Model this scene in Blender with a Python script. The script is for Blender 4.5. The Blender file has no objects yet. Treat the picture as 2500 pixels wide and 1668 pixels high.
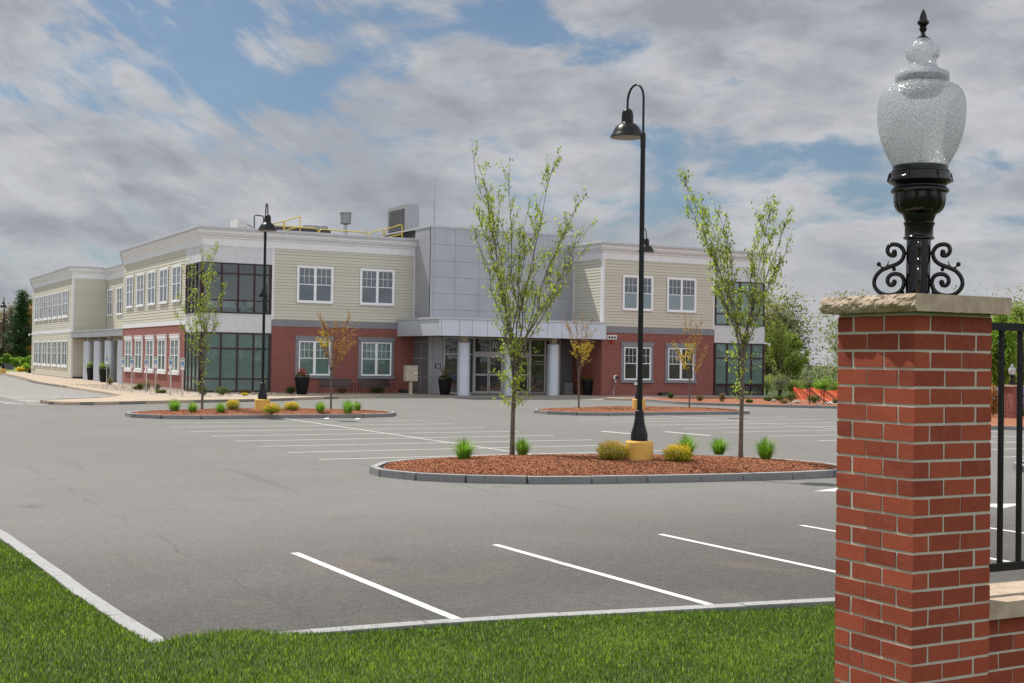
import bpy, math, random
import numpy as np
from mathutils import Vector, Matrix
random.seed(7); rng = np.random.default_rng(7)
C = bpy.context.scene.collection
R = math.radians

# ------------------------------------------------------------------ camera
FPX, YAW, PIT, ROL, H = 3147.6, R(28.509), R(.802), R(.829), 2.5
fw = Vector((math.sin(YAW)*math.cos(PIT), math.cos(YAW)*math.cos(PIT), math.sin(PIT)))
rt0 = Vector((math.cos(YAW), -math.sin(YAW), 0)); up0 = rt0.cross(fw)
rt = rt0*math.cos(ROL) + up0*math.sin(ROL); up = -rt0*math.sin(ROL) + up0*math.cos(ROL)
cam = bpy.data.cameras.new('camera'); camo = bpy.data.objects.new('camera', cam); C.objects.link(camo)
cam.sensor_width = 36; cam.lens = FPX/2500*36; cam.clip_end = 5000; cam.clip_start = .1
m = Matrix((( rt.x, up.x, -fw.x, 0), (rt.y, up.y, -fw.y, 0), (rt.z, up.z, -fw.z, H), (0, 0, 0, 1)))
camo.matrix_world = m
bpy.context.scene.camera = camo
sc = bpy.context.scene
sc.view_settings.view_transform = 'Standard'; sc.view_settings.look = 'None'
sc.view_settings.exposure = 0.0; sc.view_settings.gamma = 1
sc.cycles.max_bounces = 8; sc.cycles.transparent_max_bounces = 24
sc.cycles.caustics_reflective = False; sc.cycles.caustics_refractive = False

def ray(x, y): return rt*((x-1250)/FPX) - up*((y-834)/FPX) + fw
def g(x, y, z=0.):                       # a point of the photograph carried to the level z
    d = ray(x, y); t = (z-H)/d.z; return Vector((d.x*t, d.y*t, z))
def onY(x, y, Y):
    d = ray(x, y); t = Y/d.y; return Vector((d.x*t, Y, d.z*t+H))
def mpp(p): return Vector((p[0], p[1], 0)).dot(fw)/FPX       # metres per photo pixel at a place

# ------------------------------------------------------------------ sun and sky
SUN = Vector((-.45, 1, 1.75)).normalized()
sun = bpy.data.lights.new('sun', 'SUN'); sun.energy = 5.0; sun.angle = R(.6); sun.color = (1, .95, .87)
so = bpy.data.objects.new('sun', sun); C.objects.link(so); so.location = (0, 0, 60)
so.rotation_euler = SUN.to_track_quat('Z', 'Y').to_euler()
world = bpy.data.worlds.new('World'); sc.world = world; world.use_nodes = True
wt = world.node_tree; wt.nodes.clear()
class NT:
    def __init__(s, t): s.t = t
    def n(s, typ, **k):
        o = s.t.nodes.new(typ)
        for a, v in k.items(): setattr(o, a, v)
        return o
    def put(s, sock, v):
        if hasattr(v, 'is_output'): s.t.links.new(v, sock)
        else: sock.default_value = v
    def m(s, op, a, b=0., c=None, clamp=False):
        o = s.n('ShaderNodeMath', operation=op, use_clamp=clamp); s.put(o.inputs[0], a); s.put(o.inputs[1], b)
        if c is not None: s.put(o.inputs[2], c)
        return o.outputs[0]
    def noise(s, vec, scale, detail=4, rough=.55, dist=0., lac=2.):
        o = s.n('ShaderNodeTexNoise'); 
        if vec is not None: s.put(o.inputs['Vector'], vec)
        o.inputs['Scale'].default_value = scale; o.inputs['Detail'].default_value = detail
        o.inputs['Roughness'].default_value = rough; o.inputs['Distortion'].default_value = dist
        o.inputs['Lacunarity'].default_value = lac
        return o.outputs['Fac']
    def ss(s, v, a, b, lo=0., hi=1.):
        o = s.n('ShaderNodeMapRange', interpolation_type='SMOOTHSTEP'); s.put(o.inputs[0], v)
        for i, q in enumerate((a, b, lo, hi)): o.inputs[i+1].default_value = q
        return o.outputs[0]
    def mix(s, f, a, b, mode='MIX'):
        o = s.n('ShaderNodeMix', data_type='RGBA', blend_type=mode)
        s.put(o.inputs[0], f)
        for i, v in ((6, a), (7, b)):
            if isinstance(v, (tuple, list)): v = (*v[:3], 1)
            s.put(o.inputs[i], v)
        return o.outputs[2]
    def xyz(s, x, y, z):
        o = s.n('ShaderNodeCombineXYZ')
        for i, v in enumerate((x, y, z)): s.put(o.inputs[i], v)
        return o.outputs[0]
W = NT(wt)
tc = W.n('ShaderNodeTexCoord').outputs['Generated']
sp = W.n('ShaderNodeSeparateXYZ'); W.put(sp.inputs[0], tc)
dx, dy, dz = sp.outputs
az = W.m('ARCTAN2', dx, dy); el = W.m('ARCSINE', dz)
skyn = W.n('ShaderNodeTexSky', sky_type='NISHITA', sun_disc=False)
skyn.sun_elevation = math.asin(SUN.z); skyn.sun_rotation = math.atan2(SUN.x, SUN.y)
skyn.air_density = 1.; skyn.dust_density = 1.2; skyn.ozone_density = 2.5
# cloud cover lives in azimuth / elevation; a few openings in it are where the blue shows
warp = W.noise(tc, 5., 4, .6)
cv = W.n('ShaderNodeVectorMath', operation='ADD')
wv = W.n('ShaderNodeTexNoise'); W.put(wv.inputs['Vector'], tc); wv.inputs['Scale'].default_value = 6; wv.inputs['Detail'].default_value = 5
wsc = W.n('ShaderNodeVectorMath', operation='SCALE'); W.put(wsc.inputs[0], wv.outputs['Color']); wsc.inputs['Scale'].default_value = .045
# streaks: tilt and stretch
az2 = W.m('ADD', W.m('MULTIPLY', az, .8), W.m('MULTIPLY', el, .45))
el2 = W.m('ADD', W.m('MULTIPLY', el, 1.9), W.m('MULTIPLY', az, -.18))
W.put(cv.inputs[0], W.xyz(az2, el2, 0.3)); W.put(cv.inputs[1], wsc.outputs[0])
cvec = cv.outputs[0]
n1 = W.noise(cvec, 7.5, 9, .58, .1)
cvb = W.n('ShaderNodeVectorMath', operation='ADD'); W.put(cvb.inputs[0], W.xyz(W.m('SUBTRACT', W.m('MULTIPLY', az, .75), W.m('MULTIPLY', el, .43)), W.m('ADD', W.m('MULTIPLY', az, 1.15), W.m('MULTIPLY', el, 2.0)), 1.7)); W.put(cvb.inputs[1], wsc.outputs[0])
n2a = W.noise(cvec, 17., 9, .60, .15); n2b = W.noise(cvb.outputs[0], 15., 9, .62, .2)
lr = W.ss(az, .28, .48); n2 = W.m('ADD', W.m('MULTIPLY', n2a, lr), W.m('MULTIPLY', n2b, W.m('SUBTRACT', 1., lr)))
holes = None
HOLES = [(640,170,420,150,22,.42),(452,30,150,50,0,.8),(900,40,270,60,0,.9),(585,175,130,38,32,.6),(463,183,110,36,28,.8),(814,178,90,26,-25,.85),(968,189,70,24,5,.8),
         (680,232,80,24,25,.9),(1180,60,120,70,10,.45),(1298,60,70,60,0,.5),(1800,430,400,70,4,.55),(1755,352,260,34,3,.4),(1580,530,230,66,0,.62),
         (2447,510,100,90,0,.55),(740,560,200,40,0,.35),(230,270,90,40,0,.4),(100,640,150,30,0,.4),(1500,90,90,50,0,.2)]
for (hx, hy, su, sv, an, st) in HOLES:
    d = ray(hx, hy).normalized(); a0, e0 = math.atan2(d.x, d.y), math.asin(d.z)
    da = W.m('SUBTRACT', az, a0); de = W.m('SUBTRACT', el, e0)
    c, s_ = math.cos(R(an)), math.sin(R(an))
    u = W.m('ADD', W.m('MULTIPLY', da, c*FPX/su), W.m('MULTIPLY', de, -s_*FPX/su))
    v = W.m('ADD', W.m('MULTIPLY', da, s_*FPX/sv), W.m('MULTIPLY', de, c*FPX/sv))
    q = W.m('EXPONENT', W.m('MULTIPLY', W.m('ADD', W.m('MULTIPLY', u, u), W.m('MULTIPLY', v, v)), -.6))
    q = W.m('MULTIPLY', q, st)
    holes = q if holes is None else W.m('ADD', holes, q)
dens = W.m('ADD', W.m('ADD', W.m('MULTIPLY', W.m('SUBTRACT', n1, .5), 1.2), W.m('MULTIPLY', W.m('SUBTRACT', n2, .5), 3.4)), .64)
dens = W.m('SUBTRACT', dens, W.m('MULTIPLY', holes, .80))
cover = W.ss(dens, -.32, .50)
shade = W.m('ADD', W.m('MULTIPLY', W.noise(cvec, 11., 10, .58, .12), .85), W.m('MULTIPLY', W.noise(cvec, 3.2, 3, .5), .4))
cl = W.ss(shade, .46, .80)
edge = W.ss(dens, .95, .25)
cl = W.m('ADD', W.m('MULTIPLY', cl, .75), W.m('MULTIPLY', edge, .28), clamp=True)
hi = W.m('MULTIPLY', W.ss(el, .30, .85, 1., 1.0), W.ss(dy, .30, -.5, 1., 2.25))   # clouds opposite the sun, out of view, are boosted to fill shaded fronts
ccol = W.mix(cl, (3.2, 3.4, 3.8), (6.0, 6.0, 6.2))
vm = W.n('ShaderNodeVectorMath', operation='SCALE'); W.put(vm.inputs[0], ccol); W.put(vm.inputs['Scale'], hi)
bsky = W.mix(1., skyn.outputs[0], (.60, .71, .76), 'MULTIPLY')
col = W.mix(W.m('ADD', W.m('MULTIPLY', cover, .84), .12), bsky, vm.outputs[0])
bg = W.n('ShaderNodeBackground'); W.put(bg.inputs[0], col); bg.inputs[1].default_value = .1
W.put(W.n('ShaderNodeOutputWorld').inputs[0], bg.outputs[0])

# ------------------------------------------------------------------ mesh helpers
ORG = {}
def tag(o, label=None, cat=None, group=None, kind=None):
    if label: o['label'] = label
    if cat: o['category'] = cat
    if group: o['group'] = group
    if kind: o['kind'] = kind
    return o
def thing(name, label, cat, loc=(0, 0, 0), rotz=0, group=None, world=False):
    o = bpy.data.objects.new(name, None); C.objects.link(o); o.empty_display_size = .3
    o.location = loc; o.rotation_euler = (0, 0, rotz)
    if world: ORG[o] = Vector(loc)
    return tag(o, label, cat, group)
def org(o):
    while o is not None:
        if o in ORG: return ORG[o]
        o = o.parent
    return None
class MB:
    def __init__(s): s.v = []; s.f = []; s.t = []
    def add(s, vs, fs, tint=.5):
        b = len(s.v); s.v += [tuple(p) for p in vs]; s.f += [tuple(i+b for i in f) for f in fs]; s.t += [tint]*len(vs); return s
    def box(s, x0, x1, y0, y1, z0, z1, tint=.5, j=0.):
        x0, x1 = min(x0, x1), max(x0, x1); y0, y1 = min(y0, y1), max(y0, y1)
        vs = [(x, y, z) for z in (z0, z1) for y in (y0, y1) for x in (x0, x1)]
        if j: vs = [tuple(c+random.uniform(-j, j) for c in p) for p in vs]
        return s.add(vs, [(0, 2, 3, 1), (4, 5, 7, 6), (0, 1, 5, 4), (2, 6, 7, 3), (0, 4, 6, 2), (1, 3, 7, 5)], tint)
    def quad(s, a, b, c, d, tint=.5): return s.add([a, b, c, d], [(0, 1, 2, 3)], tint)
    def prism(s, poly, z0, z1, tint=.5):
        n = len(poly); s.sheet(poly, z1)
        return s.add([(p[0], p[1], z0) for p in poly]+[(p[0], p[1], z1) for p in poly],
                     [(i, (i+1) % n, n+(i+1) % n, n+i) for i in range(n)], tint)
    def sheet(s, poly, z):
        from mathutils.geometry import tessellate_polygon
        P = [Vector((p[0], p[1], 0)) for p in poly]; fs = []
        for a, b, c in tessellate_polygon([P]):
            n = (P[b]-P[a]).cross(P[c]-P[a]).z
            if abs(n) > 1e-9: fs.append((a, b, c) if n > 0 else (a, c, b))
        return s.add([(p[0], p[1], z) for p in poly], fs)
    def lathe(s, prof, n=24, cx=0, cy=0, flute=None, tint=.5):
        vs = []; fs = []
        for k, (r, z) in enumerate(prof):
            for i in range(n):
                a = 2*math.pi*i/n; q = r
                if flute and flute[0] <= z <= flute[1]: q = r*(1-flute[3]*abs(math.sin(flute[2]*a/2))**6)
                vs.append((cx+q*math.cos(a), cy+q*math.sin(a), z))
        for k in range(len(prof)-1):
            for i in range(n):
                j = (i+1) % n; fs.append((k*n+i, k*n+j, (k+1)*n+j, (k+1)*n+i))
        fs.append(tuple(range(n-1, -1, -1))); fs.append(tuple((len(prof)-1)*n+i for i in range(n)))
        return s.add(vs, fs, tint)
    def tube(s, pts, rad, n=6, cap=True, tint=.5):
        pts = [Vector(p) for p in pts]
        if not isinstance(rad, (list, tuple)): rad = [rad]*len(pts)
        vs = []; nrm = None
        for i, p in enumerate(pts):
            t = (pts[min(i+1, len(pts)-1)]-pts[max(i-1, 0)])
            if t.length < 1e-9: t = Vector((0, 0, 1))
            t.normalize()
            if nrm is None: nrm = t.orthogonal().normalized()
            nrm = (nrm-t*nrm.dot(t))
            nrm = nrm.normalized() if nrm.length > 1e-6 else t.orthogonal().normalized()
            b = t.cross(nrm)
            for k in range(n):
                a = 2*math.pi*k/n; vs.append(p+(nrm*math.cos(a)+b*math.sin(a))*rad[i])
        fs = [(i*n+k, i*n+(k+1) % n, (i+1)*n+(k+1) % n, (i+1)*n+k) for i in range(len(pts)-1) for k in range(n)]
        if cap: fs += [tuple(range(n-1, -1, -1)), tuple((len(pts)-1)*n+k for k in range(n))]
        return s.add(vs, fs, tint)
    def ball(s, c, r, n=10, sz=1.):
        prof = [(max(.001, r*math.sin(math.pi*k/6)), c[2]-r*sz*math.cos(math.pi*k/6)) for k in range(7)]
        return s.lathe(prof, n, c[0], c[1])
    def build(s, name, mat, parent=None, smooth=False, rot=None):
        me = bpy.data.meshes.new(name)
        o0 = org(parent)
        vs = s.v if o0 is None else [(x-o0.x, y-o0.y, z-o0.z) for x, y, z in s.v]
        me.from_pydata(vs, [], s.f); me.update()
        at = me.attributes.new('tint', 'FLOAT', 'POINT'); at.data.foreach_set('value', s.t)
        if smooth:
            me.polygons.foreach_set('use_smooth', [True]*len(me.polygons))
            try: me.set_sharp_from_angle(angle=R(smooth if smooth is not True else 40))
            except Exception: pass
        if mat: me.materials.append(mat)
        o = bpy.data.objects.new(name, me); C.objects.link(o)
        if parent is not None: o.parent = parent
        return o
def npmesh(name, V, F, T, mat, parent=None):     # V (n,3) F (m,k) T (n,)
    me = bpy.data.meshes.new(name); o0 = org(parent)
    if o0 is not None: V = V-np.array(o0)
    k = F.shape[1]
    me.vertices.add(len(V)); me.vertices.foreach_set('co', V.astype(np.float32).ravel())
    me.loops.add(F.size); me.loops.foreach_set('vertex_index', F.astype(np.int32).ravel())
    me.polygons.add(len(F)); me.polygons.foreach_set('loop_start', np.arange(0, F.size, k, dtype=np.int32))
    me.update(calc_edges=True); me.validate()
    at = me.attributes.new('tint', 'FLOAT', 'POINT'); at.data.foreach_set('value', T.astype(np.float32))
    me.materials.append(mat)
    o = bpy.data.objects.new(name, me); C.objects.link(o)
    if parent is not None: o.parent = parent
    return o
def kids(o): return [c for c in bpy.data.objects if c.parent == o]
def copy_tree(o, parent=None):
    c = o.copy(); C.objects.link(c); c.parent = parent
    if o in ORG: ORG[c] = ORG[o]
    for ch in kids(o): copy_tree(ch, c)
    return c
def dup(o, loc, rotz=0, label=None, scale=None):
    c = copy_tree(o); c.location = loc; c.rotation_euler = (0, 0, rotz)
    if label: c['label'] = label
    if scale: c.scale = (scale,)*3
    return c
def bez(p0, p1, p2, n): 
    p0, p1, p2 = Vector(p0), Vector(p1), Vector(p2)
    return [p0*(1-t)**2+p1*2*t*(1-t)+p2*t*t for t in [i/(n-1) for i in range(n)]]
def smooth_path(pts, per=6, closed=False):
    P = [Vector((*p, 0)) if len(p) == 2 else Vector(p) for p in pts]; out = []; n = len(P)
    rg = range(n if closed else n-1)
    for i in rg:
        if closed: a, b, c, d = P[(i-1) % n], P[i], P[(i+1) % n], P[(i+2) % n]
        else: a, b, c, d = P[max(i-1, 0)], P[i], P[i+1], P[min(i+2, n-1)]
        for k in range(per):
            t = k/per
            out.append(.5*((2*b)+(c-a)*t+(2*a-5*b+4*c-d)*t*t+(3*b-a-3*c+d)*t**3))
    if not closed: out.append(P[-1])
    return out

# ------------------------------------------------------------------ materials
def mat(name, fn):
    ma = bpy.data.materials.new(name); ma.use_nodes = True; t = ma.node_tree; t.nodes.clear()
    N = NT(t); N.bs = N.n('ShaderNodeBsdfPrincipled'); N.out = N.n('ShaderNodeOutputMaterial')
    N.put(N.out.inputs[0], N.bs.outputs[0]); N.tc = N.n('ShaderNodeTexCoord'); N.obj = N.tc.outputs['Object']
    fn(N, N.bs.inputs); return ma
def bump(N, h, strength=.3, dist=.01):
    b = N.n('ShaderNodeBump'); b.inputs['Strength'].default_value = strength; b.inputs['Distance'].default_value = dist
    N.put(b.inputs['Height'], h); N.put(N.bs.inputs['Normal'], b.outputs[0])
def tint(N): return N.n('ShaderNodeAttribute', attribute_name='tint').outputs['Fac']
def plain(name, col, rough=.6, metal=0., var=.12, sc_=3., bmp=0., spec=.5):
    def f(N, i):
        nz = N.noise(N.obj, sc_, 5, .6)
        c2 = tuple(min(1, c*(1+var)) for c in col); c1 = tuple(c*(1-var) for c in col)
        N.put(i['Base Color'], N.mix(N.ss(nz, .3, .7), c1, c2)); i['Roughness'].default_value = rough; i['Metallic'].default_value = metal
        i['Specular IOR Level'].default_value = spec
        if bmp: bump(N, N.noise(N.obj, sc_*12, 3, .6), bmp, .004)
    return mat(name, f)
M = {}
M['trim'] = plain('white_trim', (.76, .765, .78), .5, var=.04)
M['trimw'] = plain('white_vinyl', (.86, .87, .89), .4, var=.03)
M['panel'] = plain('pale_panel', (.62, .63, .655), .45, var=.04)
M['graytrim'] = plain('grey_trim', (.22, .225, .245), .6, var=.06)
M['coping'] = plain('coping_metal', (.50, .51, .54), .4, .2, var=.04)
M['metal'] = plain('silver_panel', (.40, .42, .455), .38, .35, var=.06, sc_=.6)
M['metal2'] = plain('silver_canopy', (.58, .63, .71), .36, .3, var=.04, sc_=.8)
M['joint'] = plain('panel_joint', (.20, .215, .24), .6)
M['jointl'] = plain('panel_joint_light', (.55, .56, .58), .6)
M['darkpanel'] = plain('dark_panel', (.17, .165, .17), .5, .2, var=.05)
M['alu'] = plain('aluminium_frame', (.52, .52, .52), .4, .4, var=.05)
M['maroon'] = plain('maroon_frame', (.036, .008, .013), .45, var=.1)
M['black'] = plain('black_metal', (.012, .012, .014), .3, var=.2, spec=.6)
M['blackmatt'] = plain('black_powder_coat', (.008, .008, .010), .5, var=.15, spec=.25)
M['conc'] = plain('concrete', (.36, .34, .30), .85, var=.12, sc_=2., bmp=.15)
M['conc2'] = plain('kerb_concrete', (.20, .18, .155), .85, var=.15, sc_=2., bmp=.15)
M['walkgrey'] = plain('grey_concrete', (.27, .25, .22), .85, var=.1, sc_=.6)
M['soffit'] = plain('soffit', (.42, .40, .36), .8, var=.05)
M['yellow'] = plain('yellow_rail', (.75, .56, .06), .45, var=.05)
M['beige'] = plain('beige_metal', (.48, .42, .32), .5, var=.05)
M['white'] = plain('white_paint', (.78, .78, .76), .5, var=.05)
M['hvac'] = plain('grey_unit', (.33, .34, .35), .5, .1, var=.08)
M['hvacd'] = plain('dark_unit', (.09, .09, .10), .6, var=.15)
M['red'] = plain('red_plastic', (.45, .03, .02), .4)
M['interior'] = plain('interior', (.05, .055, .055), .9)
M['ceiling'] = plain('interior_ceiling', (.22, .22, .21), .9)
M['blue'] = plain('blue_sign', (.03, .16, .45), .4)
M['green'] = plain('green_sign', (.03, .25, .12), .4)
M['orange'] = plain('orange_mesh', (.75, .12, .05), .7, var=.15, sc_=6.)
M['bark'] = plain('bark', (.10, .075, .06), .9, var=.35, sc_=14., bmp=.7)
M['bark2'] = plain('young_bark', (.125, .10, .085), .85, var=.3, sc_=16., bmp=.6)
M['pine_bark'] = plain('pine_bark', (.06, .05, .045), .9, var=.3, sc_=3.)
M['rock'] = plain('boulder', (.35, .32, .28), .9, var=.25, sc_=4., bmp=.5)
def f_siding(N, i):
    nz = N.noise(N.obj, .35, 5, .6); s = N.n('ShaderNodeSeparateXYZ'); N.put(s.inputs[0], N.obj)
    rowv = N.m('FLOOR', N.m('MULTIPLY', s.outputs[2], 5.))
    wn = N.n('ShaderNodeTexWhiteNoise', noise_dimensions='1D'); N.put(wn.inputs['W'], rowv)
    k = N.m('ADD', N.m('MULTIPLY', nz, .5), N.m('MULTIPLY', wn.outputs['Value'], .5))
    N.put(i['Base Color'], N.mix(k, (.53, .505, .42), (.63, .605, .51))); i['Roughness'].default_value = .65
M['siding'] = mat('cream_clapboard', f_siding)
def f_brickwall(N, i):
    s = N.n('ShaderNodeSeparateXYZ'); N.put(s.inputs[0], N.obj)
    v = N.xyz(N.m('ADD', s.outputs[0], s.outputs[1]), s.outputs[2], 0)
    b = N.n('ShaderNodeTexBrick'); N.put(b.inputs['Vector'], v)
    b.inputs['Scale'].default_value = 1; b.inputs['Brick Width'].default_value = .2032; b.inputs['Row Height'].default_value = .0855
    b.inputs['Mortar Size'].default_value = .0095; b.inputs['Mortar Smooth'].default_value = .2; b.inputs['Bias'].default_value = 0
    b.inputs['Color1'].default_value = (.185, .034, .025, 1); b.inputs['Color2'].default_value = (.27, .056, .040, 1)
    b.inputs['Mortar'].default_value = (.30, .20, .17, 1)
    nz = N.noise(N.obj, .9, 5, .65)
    N.put(i['Base Color'], N.mix(N.ss(nz, .35, .75, 0, .25), b.outputs['Color'], (.28, .11, .09)))
    i['Roughness'].default_value = .85; bump(N, b.outputs['Fac'], -.5, .01)
M['brickwall'] = mat('brick_wall', f_brickwall)
def f_brick(N, i):
    t = tint(N); nz = N.noise(N.obj, 26, 6, .7); sp_ = N.noise(N.obj, 150, 2, .5)
    st = N.n('ShaderNodeMapping'); N.put(st.inputs[0], N.obj); st.inputs['Scale'].default_value = (60, 60, 9)
    streak = N.ss(N.noise(st.outputs[0], 1., 3, .6), .62, .72)
    c = N.mix(t, (.21, .033, .015), (.345, .064, .027))
    c = N.mix(N.ss(nz, .40, .68, 0, .3), c, (.38, .088, .042))
    c = N.mix(N.m('MULTIPLY', streak, N.ss(N.noise(N.obj, 9, 2), .45, .62, 0, .75)), c, (.10, .03, .028))
    c = N.mix(N.ss(sp_, .70, .76, 0, .6), c, (.60, .36, .26))
    N.put(i['Base Color'], c); i['Roughness'].default_value = .85
    bump(N, N.m('ADD', N.m('MULTIPLY', nz, .6), sp_), .55, .004)
M['brick'] = mat('red_brick', f_brick)
def f_mortar(N, i):
    nz = N.noise(N.obj, 60, 5, .7)
    N.put(i['Base Color'], N.mix(nz, (.42, .385, .32), (.62, .58, .50))); i['Roughness'].default_value = .95; bump(N, nz, .6, .006)
M['mortar'] = mat('mortar', f_mortar)
def f_stone(N, i):
    nz = N.noise(N.obj, 9, 8, .7); n3 = N.noise(N.obj, 90, 4, .7)
    c = N.mix(N.ss(nz, .3, .7), (.36, .275, .205), (.54, .43, .325)); c = N.mix(N.ss(n3, .55, .75, 0, .35), c, (.22, .17, .12))
    N.put(i['Base Color'], c); i['Roughness'].default_value = .9; bump(N, N.m('ADD', nz, N.m('MULTIPLY', n3, .3)), .5, .006)
M['stone'] = mat('cast_stone', f_stone)
def f_granite(N, i):
    n1 = N.noise(N.obj, 2.2, 5, .6); n3 = N.noise(N.obj, 70, 3, .7)
    vr = N.n('ShaderNodeMapping'); N.put(vr.inputs[0], N.obj); vr.inputs['Scale'].default_value = (14, 14, .8)
    st = N.noise(vr.outputs[0], 1, 4, .6)
    c = N.mix(tint(N), N.mix(n1, (.15, .155, .155), (.27, .27, .265)), N.mix(n1, (.26, .265, .27), (.40, .40, .395))); c = N.mix(N.ss(n3, .5, .7, 0, .35), c, (.22, .22, .23))
    c = N.mix(N.ss(st, .52, .70, 0, .45), c, (.11, .105, .10))
    N.put(i['Base Color'], c); i['Roughness'].default_value = .8; bump(N, N.m('ADD', st, N.m('MULTIPLY', n3, .4)), .6, .015)
M['granite'] = mat('granite_kerb', f_granite)
def f_asphalt(N, i):
    big = N.noise(N.obj, .10, 6, .6); mid = N.noise(N.obj, .7, 6, .65, .3); fine = N.noise(N.obj, 55, 3, .75); sp_ = N.noise(N.obj, 120, 1, .5)
    mp = N.n('ShaderNodeMapping'); N.put(mp.inputs[0], N.obj); mp.inputs['Scale'].default_value = (.12, 1.4, 1); mp.inputs['Rotation'].default_value = (0, 0, R(4))
    stre = N.noise(mp.outputs[0], 1, 6, .65)
    s = N.n('ShaderNodeSeparateXYZ'); N.put(s.inputs[0], N.obj)
    near = N.ss(s.outputs[1], 10., 21., 1., 0.)                # the asphalt gets darker towards the lawn
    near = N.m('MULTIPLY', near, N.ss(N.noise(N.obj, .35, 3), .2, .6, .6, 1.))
    k = N.m('ADD', N.m('MULTIPLY', big, .5), N.m('ADD', N.m('MULTIPLY', mid, .25), N.m('MULTIPLY', stre, .25)))
    c = N.mix(N.ss(k, .35, .65), (.158, .155, .147), (.205, .201, .192))
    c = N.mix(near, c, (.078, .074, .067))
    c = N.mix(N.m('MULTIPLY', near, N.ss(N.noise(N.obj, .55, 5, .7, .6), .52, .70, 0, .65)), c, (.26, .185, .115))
    c = N.mix(N.ss(fine, .42, .66, 0, .6), c, (.36, .35, .33)); c = N.mix(N.ss(fine, .50, .32, 0, .6), c, (.045, .043, .04))
    c = N.mix(N.ss(sp_, .80, .84, 0, .7), c, (.55, .53, .50))
    coarse = N.noise(N.obj, 11, 4, .75, .4); c = N.mix(N.ss(coarse, .42, .70, 0, .30), c, (.30, .29, .27)); c = N.mix(N.ss(coarse, .48, .28, 0, .32), c, (.07, .068, .064))
    wob = N.m('MULTIPLY', N.m('SUBTRACT', N.noise(N.obj, .8, 5, .7), .5), .5)
    for ax, at_, w_ in ((0, 11.35, .035), (0, 22.6, .035), (1, 21.0, .03), (0, 4.2, .02), (1, 61.5, .05)):
        q = N.m('ABSOLUTE', N.m('SUBTRACT', N.m('ADD', s.outputs[ax], wob), at_)); c = N.mix(N.m('MULTIPLY', N.ss(q, w_, w_*.3), N.ss(N.noise(N.obj, .5, 4), .42, .56, 0, .40)), c, (.055, .053, .05))
    vo = N.n('ShaderNodeTexVoronoi'); N.put(vo.inputs['Vector'], N.obj); vo.inputs['Scale'].default_value = 1.9
    c = N.mix(N.ss(vo.outputs['Distance'], .030, .022, 0, .75), c, (.62, .60, .56))
    vo2 = N.n('ShaderNodeTexVoronoi'); N.put(vo2.inputs['Vector'], N.obj); vo2.inputs['Scale'].default_value = .42
    oil = N.m('ADD', vo2.outputs['Distance'], N.m('MULTIPLY', N.noise(N.obj, 9, 4, .7), .12)); c = N.mix(N.ss(oil, .20, .06, 0, .30), c, (.035, .033, .030))
    mt = N.n('ShaderNodeMapping'); N.put(mt.inputs[0], N.obj); mt.inputs['Scale'].default_value = (1.5, .16, 1); mt.inputs['Rotation'].default_value = (0, 0, R(-12))
    c = N.mix(N.ss(N.noise(mt.outputs[0], 1, 4, .6, .5), .60, .74, 0, .22), c, (.05, .048, .045))
    stain = N.noise(N.obj, 1.7, 4, .7, 1.2); c = N.mix(N.ss(stain, .66, .75, 0, .22), c, (.09, .088, .084))
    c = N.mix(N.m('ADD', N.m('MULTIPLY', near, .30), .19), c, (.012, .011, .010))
    N.put(i['Base Color'], c); i['Roughness'].default_value = .85; i['Specular IOR Level'].default_value = .3
    bump(N, fine, .5, .006)
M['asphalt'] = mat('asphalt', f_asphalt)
def f_paint(N, i):
    nz = N.noise(N.obj, 3.5, 6, .75, .6); f2 = N.noise(N.obj, 50, 3, .7)
    c = N.mix(N.ss(nz, .50, .66, 0, .85), (.66, .65, .62), (.36, .35, .33)); c = N.mix(N.ss(f2, .56, .75, 0, .35), c, (.30, .29, .28))
    N.put(i['Base Color'], c); i['Roughness'].default_value = .7
M['paint'] = mat('road_paint', f_paint)
def f_oldpaint(N, i):
    f2 = N.noise(N.obj, 6, 5, .7)
    N.put(i['Base Color'], N.mix(N.ss(f2, .4, .65), (.62, .61, .58), (.34, .33, .31))); i['Roughness'].default_value = .8
M['oldpaint'] = mat('worn_road_paint', f_oldpaint)
def f_walk(N, i):
    n1 = N.noise(N.obj, .5, 5, .6); n3 = N.noise(N.obj, 30, 3, .7)
    c = N.mix(n1, (.35, .275, .20), (.46, .375, .285)); c = N.mix(N.ss(n3, .5, .75, 0, .3), c, (.52, .44, .36))
    s = N.n('ShaderNodeSeparateXYZ'); N.put(s.inputs[0], N.obj)
    jx = N.m('LESS_THAN', N.m('FRACT', N.m('MULTIPLY', s.outputs[0], .66)), .02); jy = N.m('LESS_THAN', N.m('FRACT', N.m('MULTIPLY', s.outputs[1], .66)), .02)
    c = N.mix(N.m('MULTIPLY', N.m('MAXIMUM', jx, jy), .35), c, (.15, .12, .09))
    N.put(i['Base Color'], c); i['Roughness'].default_value = .9
M['walk'] = mat('tan_concrete', f_walk)
def f_gravel(N, i):
    v = N.n('ShaderNodeTexVoronoi'); N.put(v.inputs['Vector'], N.obj); v.inputs['Scale'].default_value = 9
    s = N.n('ShaderNodeSeparateColor'); N.put(s.inputs[0], v.outputs['Color'])
    c = N.mix(s.outputs[0], (.22, .15, .10), (.60, .52, .42)); c = N.mix(N.ss(s.outputs[1], .7, 1, 0, .6), c, (.35, .34, .33))
    N.put(i['Base Color'], c); i['Roughness'].default_value = .9; bump(N, v.outputs['Distance'], -.9, .05)
M['gravel'] = mat('river_gravel', f_gravel)
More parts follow.
